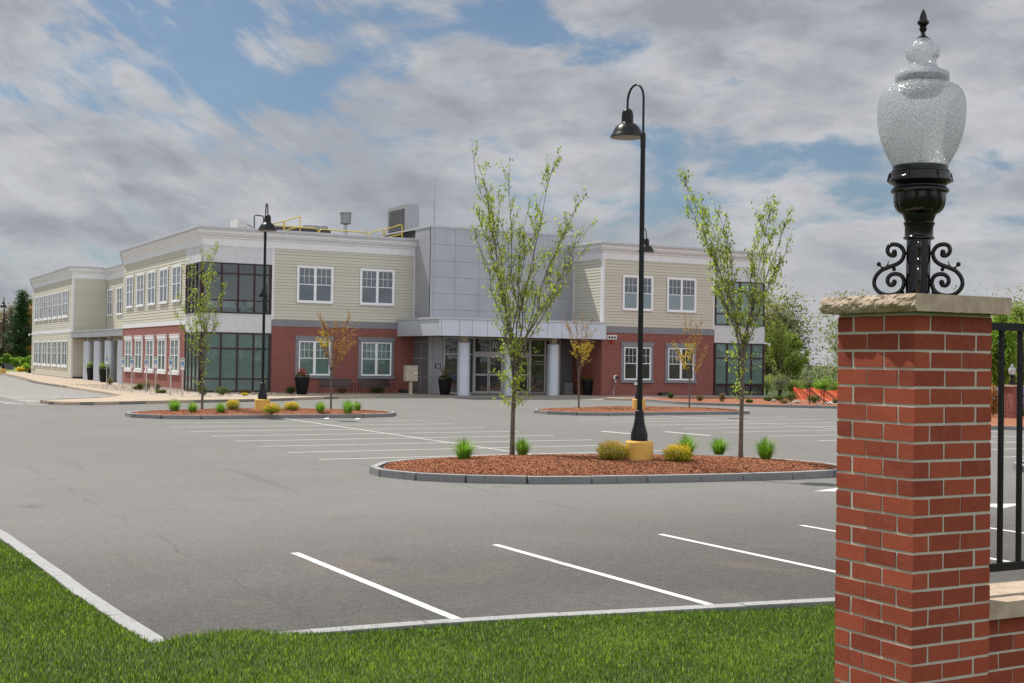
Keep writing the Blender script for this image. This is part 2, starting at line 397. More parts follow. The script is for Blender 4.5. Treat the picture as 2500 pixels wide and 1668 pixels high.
def f_mulch(N, i):
    v = N.n('ShaderNodeTexVoronoi'); mp = N.n('ShaderNodeMapping'); N.put(mp.inputs[0], N.obj); mp.inputs['Scale'].default_value = (1, 1.6, 1)
    N.put(v.inputs['Vector'], mp.outputs[0]); v.inputs['Scale'].default_value = 42
    s = N.n('ShaderNodeSeparateColor'); N.put(s.inputs[0], v.outputs['Color'])
    c = N.mix(s.outputs[0], (.15, .046, .018), (.37, .135, .06)); c = N.mix(N.ss(s.outputs[1], .88, 1, 0, .8), c, (.60, .33, .20))
    c = N.mix(N.ss(N.noise(N.obj, 1.3, 5, .6), .45, .75, 0, .3), c, (.14, .05, .03))
    N.put(i['Base Color'], c); i['Roughness'].default_value = .95; bump(N, v.outputs['Distance'], -1., .05)
M['mulch'] = mat('bark_mulch', f_mulch)
def f_chip(N, i):
    c = N.mix(tint(N), (.14, .042, .018), (.58, .25, .12)); N.put(i['Base Color'], c); i['Roughness'].default_value = .9
M['chip'] = mat('mulch_chip', f_chip)
def f_soil(N, i):
    n1 = N.noise(N.obj, .25, 6, .6); n3 = N.noise(N.obj, 18, 4, .7)
    c = N.mix(n1, (.04, .065, .010), (.07, .10, .02)); c = N.mix(N.ss(n3, .5, .7, 0, .5), c, (.02, .035, .008))
    N.put(i['Base Color'], c); i['Roughness'].default_value = 1.
M['soil'] = mat('turf_ground', f_soil)
M['meadow'] = plain('mown_field', (.10, .17, .035), .95, var=.25, sc_=.3)
def f_leaf(cols, trans=.35, rough=.5):
    def f(N, i):
        t = tint(N); r = N.n('ShaderNodeValToRGB'); N.put(r.inputs[0], t)
        e = r.color_ramp.elements; e[0].color = (*cols[0], 1); e[1].color = (*cols[-1], 1); e[0].position = 0; e[1].position = 1
        for k, c in enumerate(cols[1:-1]): q = e.new((k+1)/(len(cols)-1)); q.color = (*c, 1)
        N.put(i['Base Color'], r.outputs[0]); i['Roughness'].default_value = rough; i['Specular IOR Level'].default_value = .35
        tr = N.n('ShaderNodeBsdfTranslucent'); N.put(tr.inputs[0], N.mix(1., r.outputs[0], (1.6, 1.9, .9), 'MULTIPLY'))
        mx = N.n('ShaderNodeMixShader'); mx.inputs[0].default_value = trans
        N.put(mx.inputs[1], N.bs.outputs[0]); N.put(mx.inputs[2], tr.outputs[0]); N.put(N.out.inputs[0], mx.outputs[0])
    return f
M['leaf'] = mat('spring_leaf', f_leaf([(.11, .14, .02), (.26, .31, .045), (.54, .58, .12)], .46))
M['leafo'] = mat('orange_bud', f_leaf([(.32, .14, .05), (.52, .27, .08), (.60, .38, .10)], .35))
M['leafy'] = mat('yellow_leaf', f_leaf([(.40, .22, .03), (.60, .42, .04), (.62, .50, .08)], .4))
M['leafw'] = mat('willow_leaf', f_leaf([(.13, .16, .04), (.22, .27, .06), (.32, .36, .10)], .45))
M['leafb'] = mat('bright_bush_leaf', f_leaf([(.09, .15, .02), (.20, .30, .04), (.32, .42, .07)], .45))
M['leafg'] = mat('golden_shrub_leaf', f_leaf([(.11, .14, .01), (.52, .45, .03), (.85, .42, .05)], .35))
M['leafj'] = mat('dark_shrub_leaf', f_leaf([(.03, .06, .015), (.08, .13, .02), (.14, .19, .03)], .25))
M['leafr'] = mat('brown_shrub_leaf', f_leaf([(.10, .06, .03), (.20, .14, .06), (.22, .20, .07)], .25))
M['needle'] = mat('pine_needle', f_leaf([(.03, .065, .035), (.055, .105, .05), (.09, .14, .065)], .25))
M['twigp'] = mat('purple_twig', f_leaf([(.22, .16, .14), (.30, .22, .20), (.30, .26, .20)], .2))
M['wood'] = mat('far_wood_leaf', f_leaf([(.15, .14, .09), (.24, .22, .14), (.28, .31, .12)], .4))
M['grass'] = mat('grass_blade', f_leaf([(.022, .055, .003), (.082, .145, .007), (.34, .41, .07)], .4, .4))
M['tuft'] = mat('tuft_blade', f_leaf([(.07, .16, .012), (.16, .30, .03), (.36, .46, .12)], .4, .45))
M['redflower'] = mat('red_petal', f_leaf([(.35, .01, .02), (.55, .02, .03), (.60, .05, .05)], .3))
M['whiteflower'] = mat('white_petal', f_leaf([(.6, .6, .6), (.75, .75, .72), (.8, .8, .8)], .3))
def f_plinth(N, i):
    n1 = N.noise(N.obj, 3, 5, .7); mp = N.n('ShaderNodeMapping'); N.put(mp.inputs[0], N.obj); mp.inputs['Scale'].default_value = (2.5, 2.5, 16)
    sc2 = N.noise(mp.outputs[0], 1, 4, .7, .6)
    c = N.mix(n1, (.62, .36, .07), (.74, .48, .13)); c = N.mix(N.ss(sc2, .63, .72, 0, .7), c, (.18, .13, .08))
    N.put(i['Base Color'], c); i['Roughness'].default_value = .8; bump(N, n1, .3, .02)
M['plinth'] = mat('yellow_painted_concrete', f_plinth)
def glassm(name, base, gl=.28, var=.25, rough=.02, tintc=(.85, .92, 1.)):
    def f(N, i):
        nz = N.noise(N.obj, .7, 4, .6, .8)
        N.put(i['Base Color'], N.mix(nz, tuple(c*(1-var) for c in base), tuple(c*(1+var) for c in base))); i['Roughness'].default_value = .6
        gs = N.n('ShaderNodeBsdfGlossy'); gs.inputs['Roughness'].default_value = rough; gs.inputs['Color'].default_value = (*tintc, 1)
        b = N.n('ShaderNodeBump'); b.inputs['Strength'].default_value = .06; b.inputs['Distance'].default_value = .05
        N.put(b.inputs['Height'], N.noise(N.obj, 1.1, 2, .5)); N.put(gs.inputs['Normal'], b.outputs[0])
        fr = N.n('ShaderNodeFresnel'); fr.inputs[0].default_value = 1.5
        mx = N.n('ShaderNodeMixShader'); N.put(mx.inputs[0], N.m('ADD', fr.outputs[0], gl, clamp=True))
        N.put(mx.inputs[1], N.bs.outputs[0]); N.put(mx.inputs[2], gs.outputs[0]); N.put(N.out.inputs[0], mx.outputs[0])
    return mat(name, f)
M['gdark'] = glassm('reflecting_glass', (.025, .036, .044), .05)
M['gteal'] = glassm('blinds_behind_glass', (.085, .15, .135), .05)
M['gblind'] = glassm('pale_blinds_behind_glass', (.15, .21, .22), .05)
M['gblack'] = glassm('dark_glass', (.012, .016, .012), .02)
M['gsky'] = glassm('sky_reflecting_glass', (.065, .075, .095), .07)
M['gdoor'] = glassm('door_glass', (.022, .024, .016), .05, .8)
def f_clear(N, i):
    gs = N.n('ShaderNodeBsdfGlossy'); gs.inputs['Roughness'].default_value = .02; tr = N.n('ShaderNodeBsdfTransparent'); tr.inputs[0].default_value = (.72, .82, .80, 1)
    fr = N.n('ShaderNodeFresnel'); fr.inputs[0].default_value = 1.5
    mx = N.n('ShaderNodeMixShader'); N.put(mx.inputs[0], N.m('ADD', fr.outputs[0], .045, clamp=True)); N.put(mx.inputs[1], tr.outputs[0]); N.put(mx.inputs[2], gs.outputs[0])
    N.put(N.out.inputs[0], mx.outputs[0])
M['gclear'] = mat('clear_glass', f_clear)
def f_globe(N, i):
    v = N.n('ShaderNodeTexVoronoi', feature='SMOOTH_F1'); mp = N.n('ShaderNodeMapping'); N.put(mp.inputs[0], N.obj); mp.inputs['Scale'].default_value = (1, 1, .6)
    N.put(v.inputs['Vector'], mp.outputs[0]); v.inputs['Scale'].default_value = 130
    h = N.m('ADD', v.outputs['Distance'], N.m('MULTIPLY', N.noise(mp.outputs[0], 60, 3, .6), .6))
    b = N.n('ShaderNodeBump'); b.inputs['Strength'].default_value = 1.0; b.inputs['Distance'].default_value = .005; N.put(b.inputs['Height'], h)
    gs = N.n('ShaderNodeBsdfGlossy'); gs.inputs['Roughness'].default_value = .06; N.put(gs.inputs['Normal'], b.outputs[0])
    tp = N.n('ShaderNodeBsdfTransparent'); tp.inputs[0].default_value = (.97, .975, .98, 1)
    tl = N.n('ShaderNodeBsdfTranslucent'); tl.inputs[0].default_value = (.84, .87, .93, 1); N.put(tl.inputs['Normal'], b.outputs[0])
    df = N.n('ShaderNodeBsdfDiffuse'); df.inputs[0].default_value = (.76, .80, .88, 1); N.put(df.inputs['Normal'], b.outputs[0])
    md = N.n('ShaderNodeMixShader'); md.inputs[0].default_value = .4; N.put(md.inputs[1], tl.outputs[0]); N.put(md.inputs[2], df.outputs[0])
    m1 = N.n('ShaderNodeMixShader'); N.put(m1.inputs[0], N.ss(h, .25, .85, .30, .72)); N.put(m1.inputs[1], tp.outputs[0]); N.put(m1.inputs[2], md.outputs[0])
    fr = N.n('ShaderNodeFresnel'); fr.inputs[0].default_value = 1.5; N.put(fr.inputs['Normal'], b.outputs[0])
    m2 = N.n('ShaderNodeMixShader'); N.put(m2.inputs[0], N.m('MINIMUM', N.m('MULTIPLY', fr.outputs[0], 1.3), .6)); N.put(m2.inputs[1], m1.outputs[0]); N.put(m2.inputs[2], gs.outputs[0])
    N.put(N.out.inputs[0], m2.outputs[0])
M['globe'] = mat('textured_acrylic', f_globe)
M['gloss'] = plain('gloss_black_casting', (.005, .005, .006), .14, var=.1, spec=.38)
M['lampmetal'] = plain('dark_lamp_paint', (.006, .0065, .008), .30, var=.15, spec=.28)

# ------------------------------------------------------------------ ground, paving, kerbs
def struct(o): o['kind'] = 'structure'; return o
def flat(name, poly, z, material):
    return struct(MB().sheet([(p[0], p[1]) for p in poly], z).build(name, material))
MB_ = MB()
for k in range(64):
    a, b = 2*math.pi*k/64, 2*math.pi*(k+1)/64
    MB_.add([(0, 0, -.03), (1600*math.cos(a), 1600*math.sin(a), -.03), (1600*math.cos(b), 1600*math.sin(b), -.03)], [(0, 1, 2)])
struct(MB_.build('ground', M['soil']))
lot = [(2.5, 10.65), (9, 9.8), (20, 7.95), (60, 1.), (95, 20), (78, 62), (62, 72), (48, 90), (30, 92), (22, 164), (-40, 190), (-60, 40), (-20, 30), (0, 26.5), (1.7, 22.5), (2.2, 19), (2.35, 15)]
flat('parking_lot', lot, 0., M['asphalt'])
# building kerb line and pavement
cl = [(19.6, 168), (19.0, 155), (17.6, 130), (16.2, 112), (16.0, 102), (16.1, 97.5), (16.0, 89.4), (16.0, 80.4), (15.8, 77.0), (14.0, 72.2), (11.5, 69.2), (10.2, 68.0), (10.0, 66.2), (10.6, 64.7), (12.5, 64.6),
      (14.4, 65.6), (18, 67.2), (21.6, 68.5), (24, 70.2), (27.3, 72.6), (30.6, 73.7)]
walkpoly = cl+[(30.6, 75.2), (33, 75.6), (35.5, 75.6), (38.4, 75.0), (41, 74.1), (43.6, 72.7), (45.9, 70.9), (44.5, 69.5), (45.6, 68.6)]+[(46.9, 66.9), (47.2, 80), (36, 82), (22, 82), (22.5, 100), (25, 130), (22, 168)]
MBw = MB()
def zk(p):   # pavement drops flush with the asphalt at the crossing and at the entrance
    x, y = p
    if 76.5 < y < 98 and x < 17: return .02
    if x > 30.5 and x < 45: return .03+.12*max(0, (y-75)/3 if y > 75 else 0)
    return .15
top = [(x, y, max(.02, zk((x, y)))) for x, y in walkpoly]
struct(MB().prism(walkpoly, -.02, .135).build('pavement', M['walk']))
# granite kerb as a ribbon following a path
def kerb(path, w=.15, h=.15, seg=1.8, z0=-.02, rough=0., flush=None):
    mb = MB(); P = [Vector((p[0], p[1], 0)) for p in path]; Q = [P[0]]
    for p in P[1:-1]:
        if (p-Q[-1]).length > seg*.55: Q.append(p)
    P = Q+[P[-1]]
    for i in range(len(P)-1):
        a, b = P[i], P[i+1]; L = (b-a).length
        if L < 1e-4: continue
        n = max(1, round(L/seg))
        t = (b-a)/L; nn = Vector((-t.y, t.x, 0))
        for k in range(n):
            p, q = a+t*(L*k/n+.004), a+t*(L*(k+1)/n-.004)
            hh = h+random.uniform(-.003, .003)
            if flush and flush(*(p+q).xy*.5): hh = .012
            o = nn*w
            j = lambda: Vector((random.uniform(-rough, rough), random.uniform(-rough, rough), 0))
            vs = [p, q, q+o, p+o]; vs = [v+j() for v in vs]
            mb.add([(v.x, v.y, z0) for v in vs]+[(v.x, v.y, hh-.012) for v in vs], [(3, 2, 1, 0), (0, 1, 5, 4), (1, 2, 6, 5), (2, 3, 7, 6), (3, 0, 4, 7)], 0.)
            mb.add([(v.x, v.y, hh-.012) for v in vs]+[(v.x, v.y, hh) for v in vs], [(4, 5, 6, 7), (0, 1, 5, 4), (1, 2, 6, 5), (2, 3, 7, 6), (3, 0, 4, 7)], 1.)
    return mb
ks = smooth_path(cl, 5)
struct(kerb(ks, .15, .15, 3, flush=lambda x, y: 78 < y < 97 and x < 17).build('pavement_kerb', M['conc2']))
# entrance drive: the pavement falls to the asphalt here
fr_ = [(30.6, 73.75), (32.7, 73.9), (35, 73.6), (38, 72.9), (40, 72.0), (42, 71.0), (44.4, 69.6)]; bk_ = [(30.6, 75.2), (33, 75.6), (35.5, 75.6), (38.4, 75.0), (41, 74.1), (43.6, 72.7), (45.9, 70.9)]
struct(MB().add([(x, y, .008) for x, y in fr_]+[(x, y, .139) for x, y in bk_], [(i, i+1, 8+i, 7+i) for i in range(6)]).build('entrance_apron', M['walkgrey']))
# gravel bed beside the building
gravel = [(21.3, 125), (19.2, 118), (18.9, 101.5), (18.0, 99.4), (17.2, 88), (16.9, 80), (17.5, 74.6), (19.4, 72.4), (22.5, 72.2), (25.5, 73.6), (29, 76.6), (35.5, 78.2), (36, 80.2), (21.3, 80.2), (21.3, 101.8)]
flat('gravel_bed', [(21.4, 102.6), (19.2, 101.6), (18.0, 99.4), (17.2, 88), (16.9, 80), (17.5, 74.6), (19.4, 72.4), (22.5, 72.2), (25.5, 73.6), (26.2, 80.05), (21.4, 80.05)], .142, M['gravel'])
flat('gravel_bed', [(26.21, 77.2), (35.6, 77.9), (35.8, 80.02), (26.21, 80.02)], .142, M['gravel'])
flat('gravel_bed', [(20.0, 126.3), (19.6, 151), (21.4, 151), (21.4, 126.3)], .142, M['gravel'])
# mulch beds on kerbed islands
def rrect(x0, x1, y0, y1, r, n=7):
    out = []
    for cx, cy, a0 in ((x1-r, y0+r, -90), (x1-r, y1-r, 0), (x0+r, y1-r, 90), (x0+r, y0+r, 180)):
        for k in range(n+1):
            a = R(a0+90*k/n); out.append((cx+r*math.cos(a), cy+r*math.sin(a)))
    return out
def mound(poly, h, name='mulch_bed', base=.13):
    cx = sum(p[0] for p in poly)/len(poly); cy = sum(p[1] for p in poly)/len(poly)
    rings = 12; n = len(poly); vs = []; fs = []
    for k in range(rings):
        f = 1-k/rings
        for p in poly:
            d = 1-f; z = base+h*(1-f**2.6)
            vs.append((cx+(p[0]-cx)*f+random.uniform(-.02, .02), cy+(p[1]-cy)*f+random.uniform(-.02, .02), z+random.uniform(-.012, .012)))
    vs.append((cx, cy, base+h)); 
    for k in range(rings-1):
        for i in range(n):
            j = (i+1) % n; fs.append((k*n+i, k*n+j, (k+1)*n+j, (k+1)*n+i))
    for i in range(n): fs.append(((rings-1)*n+i, (rings-1)*n+(i+1) % n, len(vs)-1))
    o = MB().add(vs, fs).build(name, M['mulch'], smooth=True); struct(o); return o
def island(out, h):
    P = [Vector((p[0], p[1], 0)) for p in out]; n = len(P)
    struct(kerb(list(reversed([tuple(p) for p in P]+[tuple(P[0])])), .15, .155, 1.8, rough=.012).build('island_kerb', M['granite']))
    cx = sum(p.x for p in P)/n; cy = sum(p.y for p in P)/n
    inner = []
    for i in range(n):
        t = (P[(i+1) % n]-P[i-1]).normalized(); q = P[i]+Vector((-t.y, t.x, 0))*.14
        inner.append((q.x, q.y))
    return mound(inner, h)
ISA = [(10.75, 25.8), (10.7, 24.9), (11.2, 23.9), (12.4, 22.95), (14, 22.35), (16.4, 21.95), (18.3, 21.75), (19.6, 21.75), (20.6, 22.1), (21.1, 22.9), (21.1, 24), (20.6, 25.2), (19.4, 26.3), (17, 27.2), (14.6, 27.8), (12.6, 27.5), (11.4, 26.8)]
ISB = rrect(11.2, 22.3, 50.0, 54.6, 2.2); ISC = rrect(29.9, 41.2, 49.7, 54.2, 2.1)
isa = [tuple(p.xy) for p in smooth_path(ISA, 4, True)]
island(isa, .14); island(ISB, .12); island(ISC, .12)
ISD = rrect(25.2, 36, 17.0, 22.4, 2.4); island(ISD, .12)
# long mulch strip before the right wing
st = [(46.2, 66.4), (46.6, 64.6), (45.6, 61.6), (47.5, 58.2), (50.9, 54.9), (56, 50), (60, 47.5), (62, 49), (63.5, 55), (62, 62), (61.5, 69.6), (61.2, 73.6), (47.2, 73.7), (47, 67.5)]
struct(kerb(smooth_path([(46.0, 67.6), (45.7, 65.2), (45.2, 62), (47.3, 58.2), (50.9, 54.9), (56, 49.8), (61, 46.5)], 5), .15, .15, 1.8, rough=.006).build('bed_kerb', M['granite']))
struct(MB().prism([(46.15, 67.7), (45.9, 65.2), (45.4, 62.1), (47.45, 58.3), (51, 55.05), (56.1, 50), (61.1, 46.7), (64, 50), (62, 62), (61.2, 73.8), (47.05, 73.8)], -.02, .14).build('mulch_bed', M['mulch']))
struct(MB().prism([(47.1, 69.9), (47.1, 73.75), (61, 73.75), (61, 70.8), (56, 70.2), (52, 71.2), (48.5, 69.5)], .0, .146).build('pavement', M['conc']))
# steps landing and concrete walk at the right
struct(MB().prism([(53.0, 58.6), (58.5, 53.5), (62.5, 57.5), (57, 62.5)], .0, .15).build('pavement', M['conc']))
# bed at the far right below the far pillar
far_c = g(2440, 1040, 0)
struct(kerb([(38, 38.2), (41.4, 35.7), (60, 22)], .15, .15, 1.8).build('bed_kerb', M['granite']))
struct(MB().prism([(38.1, 38.4), (41.5, 35.9), (60, 22.2), (72, 34), (52, 50), (42, 45)], -.02, .14).build('mulch_bed', M['mulch']))
# loose chips over the near island
def scatter_chips(poly, n, h, name):
    P = np.array(poly); x0, y0 = P.min(0); x1, y1 = P.max(0); cx, cy = P.mean(0)
    pts = rng.uniform((x0, y0), (x1, y1), (n, 2)); ins = np.zeros(n, bool); mn = np.full(n, 9.)
    for i in range(len(P)):
        a, b = P[i], P[(i+1) % len(P)]
        c = ((a[1] > pts[:, 1]) != (b[1] > pts[:, 1])) & (pts[:, 0] < (b[0]-a[0])*(pts[:, 1]-a[1])/(b[1]-a[1]+1e-12)+a[0]); ins ^= c
        ab = b-a; t = np.clip(((pts-a)@ab)/(ab@ab+1e-12), 0, 1); mn = np.minimum(mn, np.linalg.norm(pts-a-t[:, None]*ab, axis=1))
    pts = pts[ins & (mn > .17)]; n = len(pts)
    # radial height as in mound()
    ang = np.arctan2(pts[:, 1]-cy, pts[:, 0]-cx); pa = np.arctan2(P[:, 1]-cy, P[:, 0]-cx); pr = np.hypot(P[:, 0]-cx, P[:, 1]-cy); o = np.argsort(pa)
    rr = np.interp(ang, pa[o], pr[o], period=2*np.pi); f = np.hypot(pts[:, 0]-cx, pts[:, 1]-cy)/rr
    z = .135+h*(1-np.clip(f, 0, 1)**2.6)
    a = rng.uniform(0, np.pi*2, n); L = rng.uniform(.010, .028, n); w = rng.uniform(.004, .008, n); tl = rng.normal(0, .35, n)
    d = np.stack([np.cos(a)*L, np.sin(a)*L, tl*L], 1); s = np.stack([-np.sin(a)*w, np.cos(a)*w, rng.normal(0, .4, n)*w], 1)
    c = np.stack([pts[:, 0], pts[:, 1], z+.012], 1)
    V = np.stack([c-d-s, c+d-s, c+d+s, c-d+s], 1).reshape(-1, 3); T = np.repeat(rng.random(n)**1.4, 4)
    o = npmesh(name, V, np.arange(4*n).reshape(-1, 4), T, M['chip']); tag(o, 'reddish brown bark chips covering a kerbed planting island', 'mulch', None, 'stuff'); return o
o_ = scatter_chips(isa, 110000, .14, 'mulch_chips'); o_['label'] = 'reddish bark chips spread over the nearest kerbed island'
o_ = scatter_chips(ISB, 26000, .12, 'mulch_chips'); o_['label'] = 'reddish bark chips spread over the island left of the entrance'
o_ = scatter_chips(ISC, 22000, .12, 'mulch_chips'); o_['label'] = 'reddish bark chips spread over the island right of the entrance'

# painted lines
mk = MB(); mo = MB()
def line(mb, a, b, w=.1, z=.004):
    a, b = Vector((a[0], a[1], z)), Vector((b[0], b[1], z)); t = (b-a).normalized(); n = Vector((-t.y, t.x, 0))*w/2
    mb.quad(a-n, b-n, b+n, a+n)
for x in (5.5, 8.2, 10.9, 13.55, 16.1, 18.8, 21.4, 24.1, 26.8, 29.5): line(mk, (x, 10.72-.165*(x-3)), (x-.05, 15.4 if x > 6 else 15.75), .11)
for k, y in enumerate((47.3, 44.6, 41.9, 39.4, 36.95, 34.6, 32.2, 29.8)):
    line(mo if k < 1 else mk, (10.9, y), (21.7 if k < 7 else 22.2, y), .10)
line(mk, (16.7, 50.0), (16.7, 28.2), .10, .008)
for y in (46.8, 44.4, 41.9, 39.5, 37.0, 34.6, 32.1, 29.7, 27.2, 24.8): line(mk, (28.8, y), (40.2, y), .10)
line(mk, (34.7, 49.7), (34.7, 23), .10, .008)
line(mk, (24.7, 38.7), (24.9, 36.6), .2); line(mk, (26.85, 37.9), (27.0, 35.4), .2)
def arrow(tip, d):
    t = Vector((*d, 0)).normalized(); n = Vector((-t.y, t.x, 0)); p = Vector((*tip, .004))
    mk.add([p, p-t*1.0+n*.38, p-t*1.0-n*.38], [(0, 1, 2)]); mk.quad(p-t*1.0+n*.07, p-t*1.0-n*.07, p-t*2.6-n*.07, p-t*2.6+n*.07)
arrow((17.3, 19.4), (-1, 0)); arrow((19.5, 16.25), (1, .02))
for y in (28, 31, 34): line(mk, (42.6, y-2), (47.6, y-2), .1)
struct(mk.build('painted_markings', M['paint'])); 
for k, y in enumerate(np.arange(64.5, 148, 2.15)):
    x1 = 16.0 if y > 78 else 15.6
    if y < 68.5: x1 = 9.6
    elif y < 76.5: x1 = 10.6+(y-68.5)*.62
    if y > 112: x1 = 16+(y-112)*.06
    line(mo, (9.6-(y-66)*.02, y), (x1, y), .55)
for y in (66, 70.5, 75): line(mo, (9.2, y), (10.2, y-.4), .3)
for k in range(7): mo.quad((8.4-k*.28, 67+k*1.55, .004), (9.3-k*.28, 66.6+k*1.55, .004), (9.1-k*.28, 67.2+k*1.55, .004), (8.2-k*.28, 67.6+k*1.55, .004))
struct(mo.build('painted_markings', M['oldpaint']))
# kerbs by the lawn
fk = [(2.62, 10.56), (3.8, 10.46), (5.4, 10.33), (9.05, 9.72), (14, 8.9), (20, 7.9), (34, 5.6)]
struct(kerb(smooth_path(fk, 4), .16, .15, 1.9, rough=.008).build('lawn_kerb', M['granite']))
lk = [(2.63, 10.5), (2.5, 12.5), (2.4, 15), (2.2, 19), (1.6, 22.5), (0, 26.3), (-20, 29.5)]
struct(kerb(smooth_path(lk, 4), .16, .15, 1.6, rough=.01).build('lawn_kerb', M['granite']))
# lawn
def lawn_z(x, y):
    z = .165+.012*math.sin(x*1.3)+.012*math.sin(y*1.7)
    d = max(0, (10.3-y)); z -= .0*d
    z += .11*math.exp(-((x-3.0)**2/.55+(y-10.38)**2/.5))
    if x < 2: z += .03*min(3, 2-x)
    return z
lp = [(2.45, 10.5), (2.34, 12.5), (2.24, 15), (2.04, 19), (1.44, 22.4), (-.2, 26.1), (-20, 29.2), (-30, 29), (-30, -10), (40, -10), (40, 4.6), (20, 7.88), (14, 8.88), (9.05, 9.70), (5.4, 10.31), (3.8, 10.44), (2.9, 10.53)]
def inside(x, y, poly):
    c = False
    for i in range(len(poly)):
        a, b = poly[i], poly[(i+1) % len(poly)]
        if (a[1] > y) != (b[1] > y) and x < (b[0]-a[0])*(y-a[1])/(b[1]-a[1])+a[0]: c = not c
    return c
import bmesh
bm = bmesh.new(); _sh = MB().sheet(lp, 0.); _v = [bm.verts.new(p) for p in _sh.v]
for f_ in _sh.f: bm.faces.new([_v[i] for i in f_])
me = bpy.data.meshes.new('lawn'); 
def near_(e): v = (e.verts[0].co+e.verts[1].co)/2; return abs(v.x-3) < 2.2 and abs(v.y-10.2) < 1.6
for _ in range(9): bmesh.ops.subdivide_edges(bm, edges=[e for e in bm.edges if e.calc_length() > (.13 if near_(e) else .7)], cuts=1, use_grid_fill=False); bmesh.ops.triangulate(bm, faces=[f for f in bm.faces if len(f.verts) > 3])
for v in bm.verts: v.co.z = lawn_z(v.co.x, v.co.y)-.040
bm.to_mesh(me); me.materials.append(M['soil']); o = bpy.data.objects.new('lawn', me); C.objects.link(o); struct(o)
# blades
def blades(n, box, hmin, hmax, w):
    P = rng.uniform((box[0], box[2]), (box[1], box[3]), (n, 2)); A = np.array(lp); ins = np.zeros(n, bool)
    for i in range(len(A)):
        a, b = A[i], A[(i+1) % len(A)]
        ins ^= ((a[1] > P[:, 1]) != (b[1] > P[:, 1])) & (P[:, 0] < (b[0]-a[0])*(P[:, 1]-a[1])/(b[1]-a[1]+1e-12)+a[0])
    # keep what the lens or a step aside could see
    d = P[:, 0]*fw.x+P[:, 1]*fw.y; s = P[:, 0]*rt.x+P[:, 1]*rt.y
    ins &= (d > 5.5) & (np.abs(s) < d*.66+.8)
    keep = rng.random(n) < np.clip(13./np.maximum(d, 1), .25, 1)**1.3
    P = P[ins & keep]; n = len(P)
    x, y = P[:, 0], P[:, 1]
    z = .165+.012*np.sin(x*1.3)+.012*np.sin(y*1.7)+.11*np.exp(-((x-3.0)**2/.55+(y-10.38)**2/.5))+np.where(x < 2, .03*np.minimum(3, 2-x), 0)-.035
    cl_ = .5+.5*np.sin(x*2.1+1.3*np.sin(y*1.9))*np.sin(y*2.7+np.cos(x*1.4)*1.5); cl2 = .5+.5*np.sin(x*9+3*np.sin(y*7))*np.sin(y*11+2*np.sin(x*6))
    h = rng.uniform(hmin, hmax, n)*(.75+.3*cl_+.2*cl2); a = rng.uniform(0, 2*np.pi, n); lean = rng.uniform(.1, .75, n)*h
    dx_, dy_ = np.cos(a), np.sin(a); ww = w*rng.uniform(.7, 1.4, n)*(1+.03*d[ins & keep])
    b = np.stack([x, y, z], 1); sd = np.stack([-dy_*ww, dx_*ww, 0*x], 1); h = h*(.8+.35*(.5+.5*np.sin(x*31+4*np.sin(y*23))*np.sin(y*37+5*np.sin(x*19))))
    mid = b+np.stack([dx_*lean*.3, dy_*lean*.3, h*.6], 1); tip = b+np.stack([dx_*lean, dy_*lean, h*(1-.3*(lean/h)**2)], 1)
    V = np.stack([b-sd, b+sd, mid+sd*.8, mid-sd*.8, tip, tip], 1)
    V = V[:, :5].reshape(-1, 3); k = np.arange(n)*5
    F = np.concatenate([np.stack([k, k+1, k+2], 1), np.stack([k, k+2, k+3], 1), np.stack([k+3, k+2, k+4], 1)])
    pt = .5+.5*np.sin(x*.9+y*.7+2*np.sin(y*.6))*np.sin(y*1.1-x*.5+1.7*np.sin(x*.8)); cl3 = .5+.5*np.sin(x*31+4*np.sin(y*23))*np.sin(y*37+5*np.sin(x*19))
    t = np.clip(-.02+.28*cl_+.2*cl2+.18*pt+.12*cl3+rng.normal(0, .22, n), 0, 1); t = np.where(rng.random(n) < .10, 1, t)
    T = np.repeat(t, 5)
    return V, F, T
V, F, T = blades(1700000, (-9, 12, 4, 24), .020, .048, .0019)
tag(npmesh('grass', V, F, T, M['grass']), 'short bright green mown lawn in front of the parking lot', 'grass', None, 'stuff')
ng = 160; gx = rng.uniform(2.7, 4.6, ng)      # taller wisps along the kerb corner
V, F, T = [], [], []
for i in range(260):
    x = random.uniform(2.5, 4.4) if i < 300 else random.uniform(4.4, 12); y = 10.47-(.10*(x-3.8) if x < 5.4 and x > 3.8 else 0)-(.16+.165*(x-5.4) if x >= 5.4 else 0)+random.uniform(-.10, .03); z = .10
    h = random.uniform(.04, .11); a = random.uniform(0, 6.28); l = h*random.uniform(.1, .5); w = .0028
    k = len(V); V += [(x-w, y, z), (x+w, y, z), (x+math.cos(a)*l, y+math.sin(a)*l, z+h)]; F.append((k, k+1, k+2)); T += [random.random()*.7]*3
tag(npmesh('grass', np.array(V), np.array(F), np.array(T), M['grass']), 'long loose grass wisps growing over the lawn kerb', 'grass', None, 'stuff')

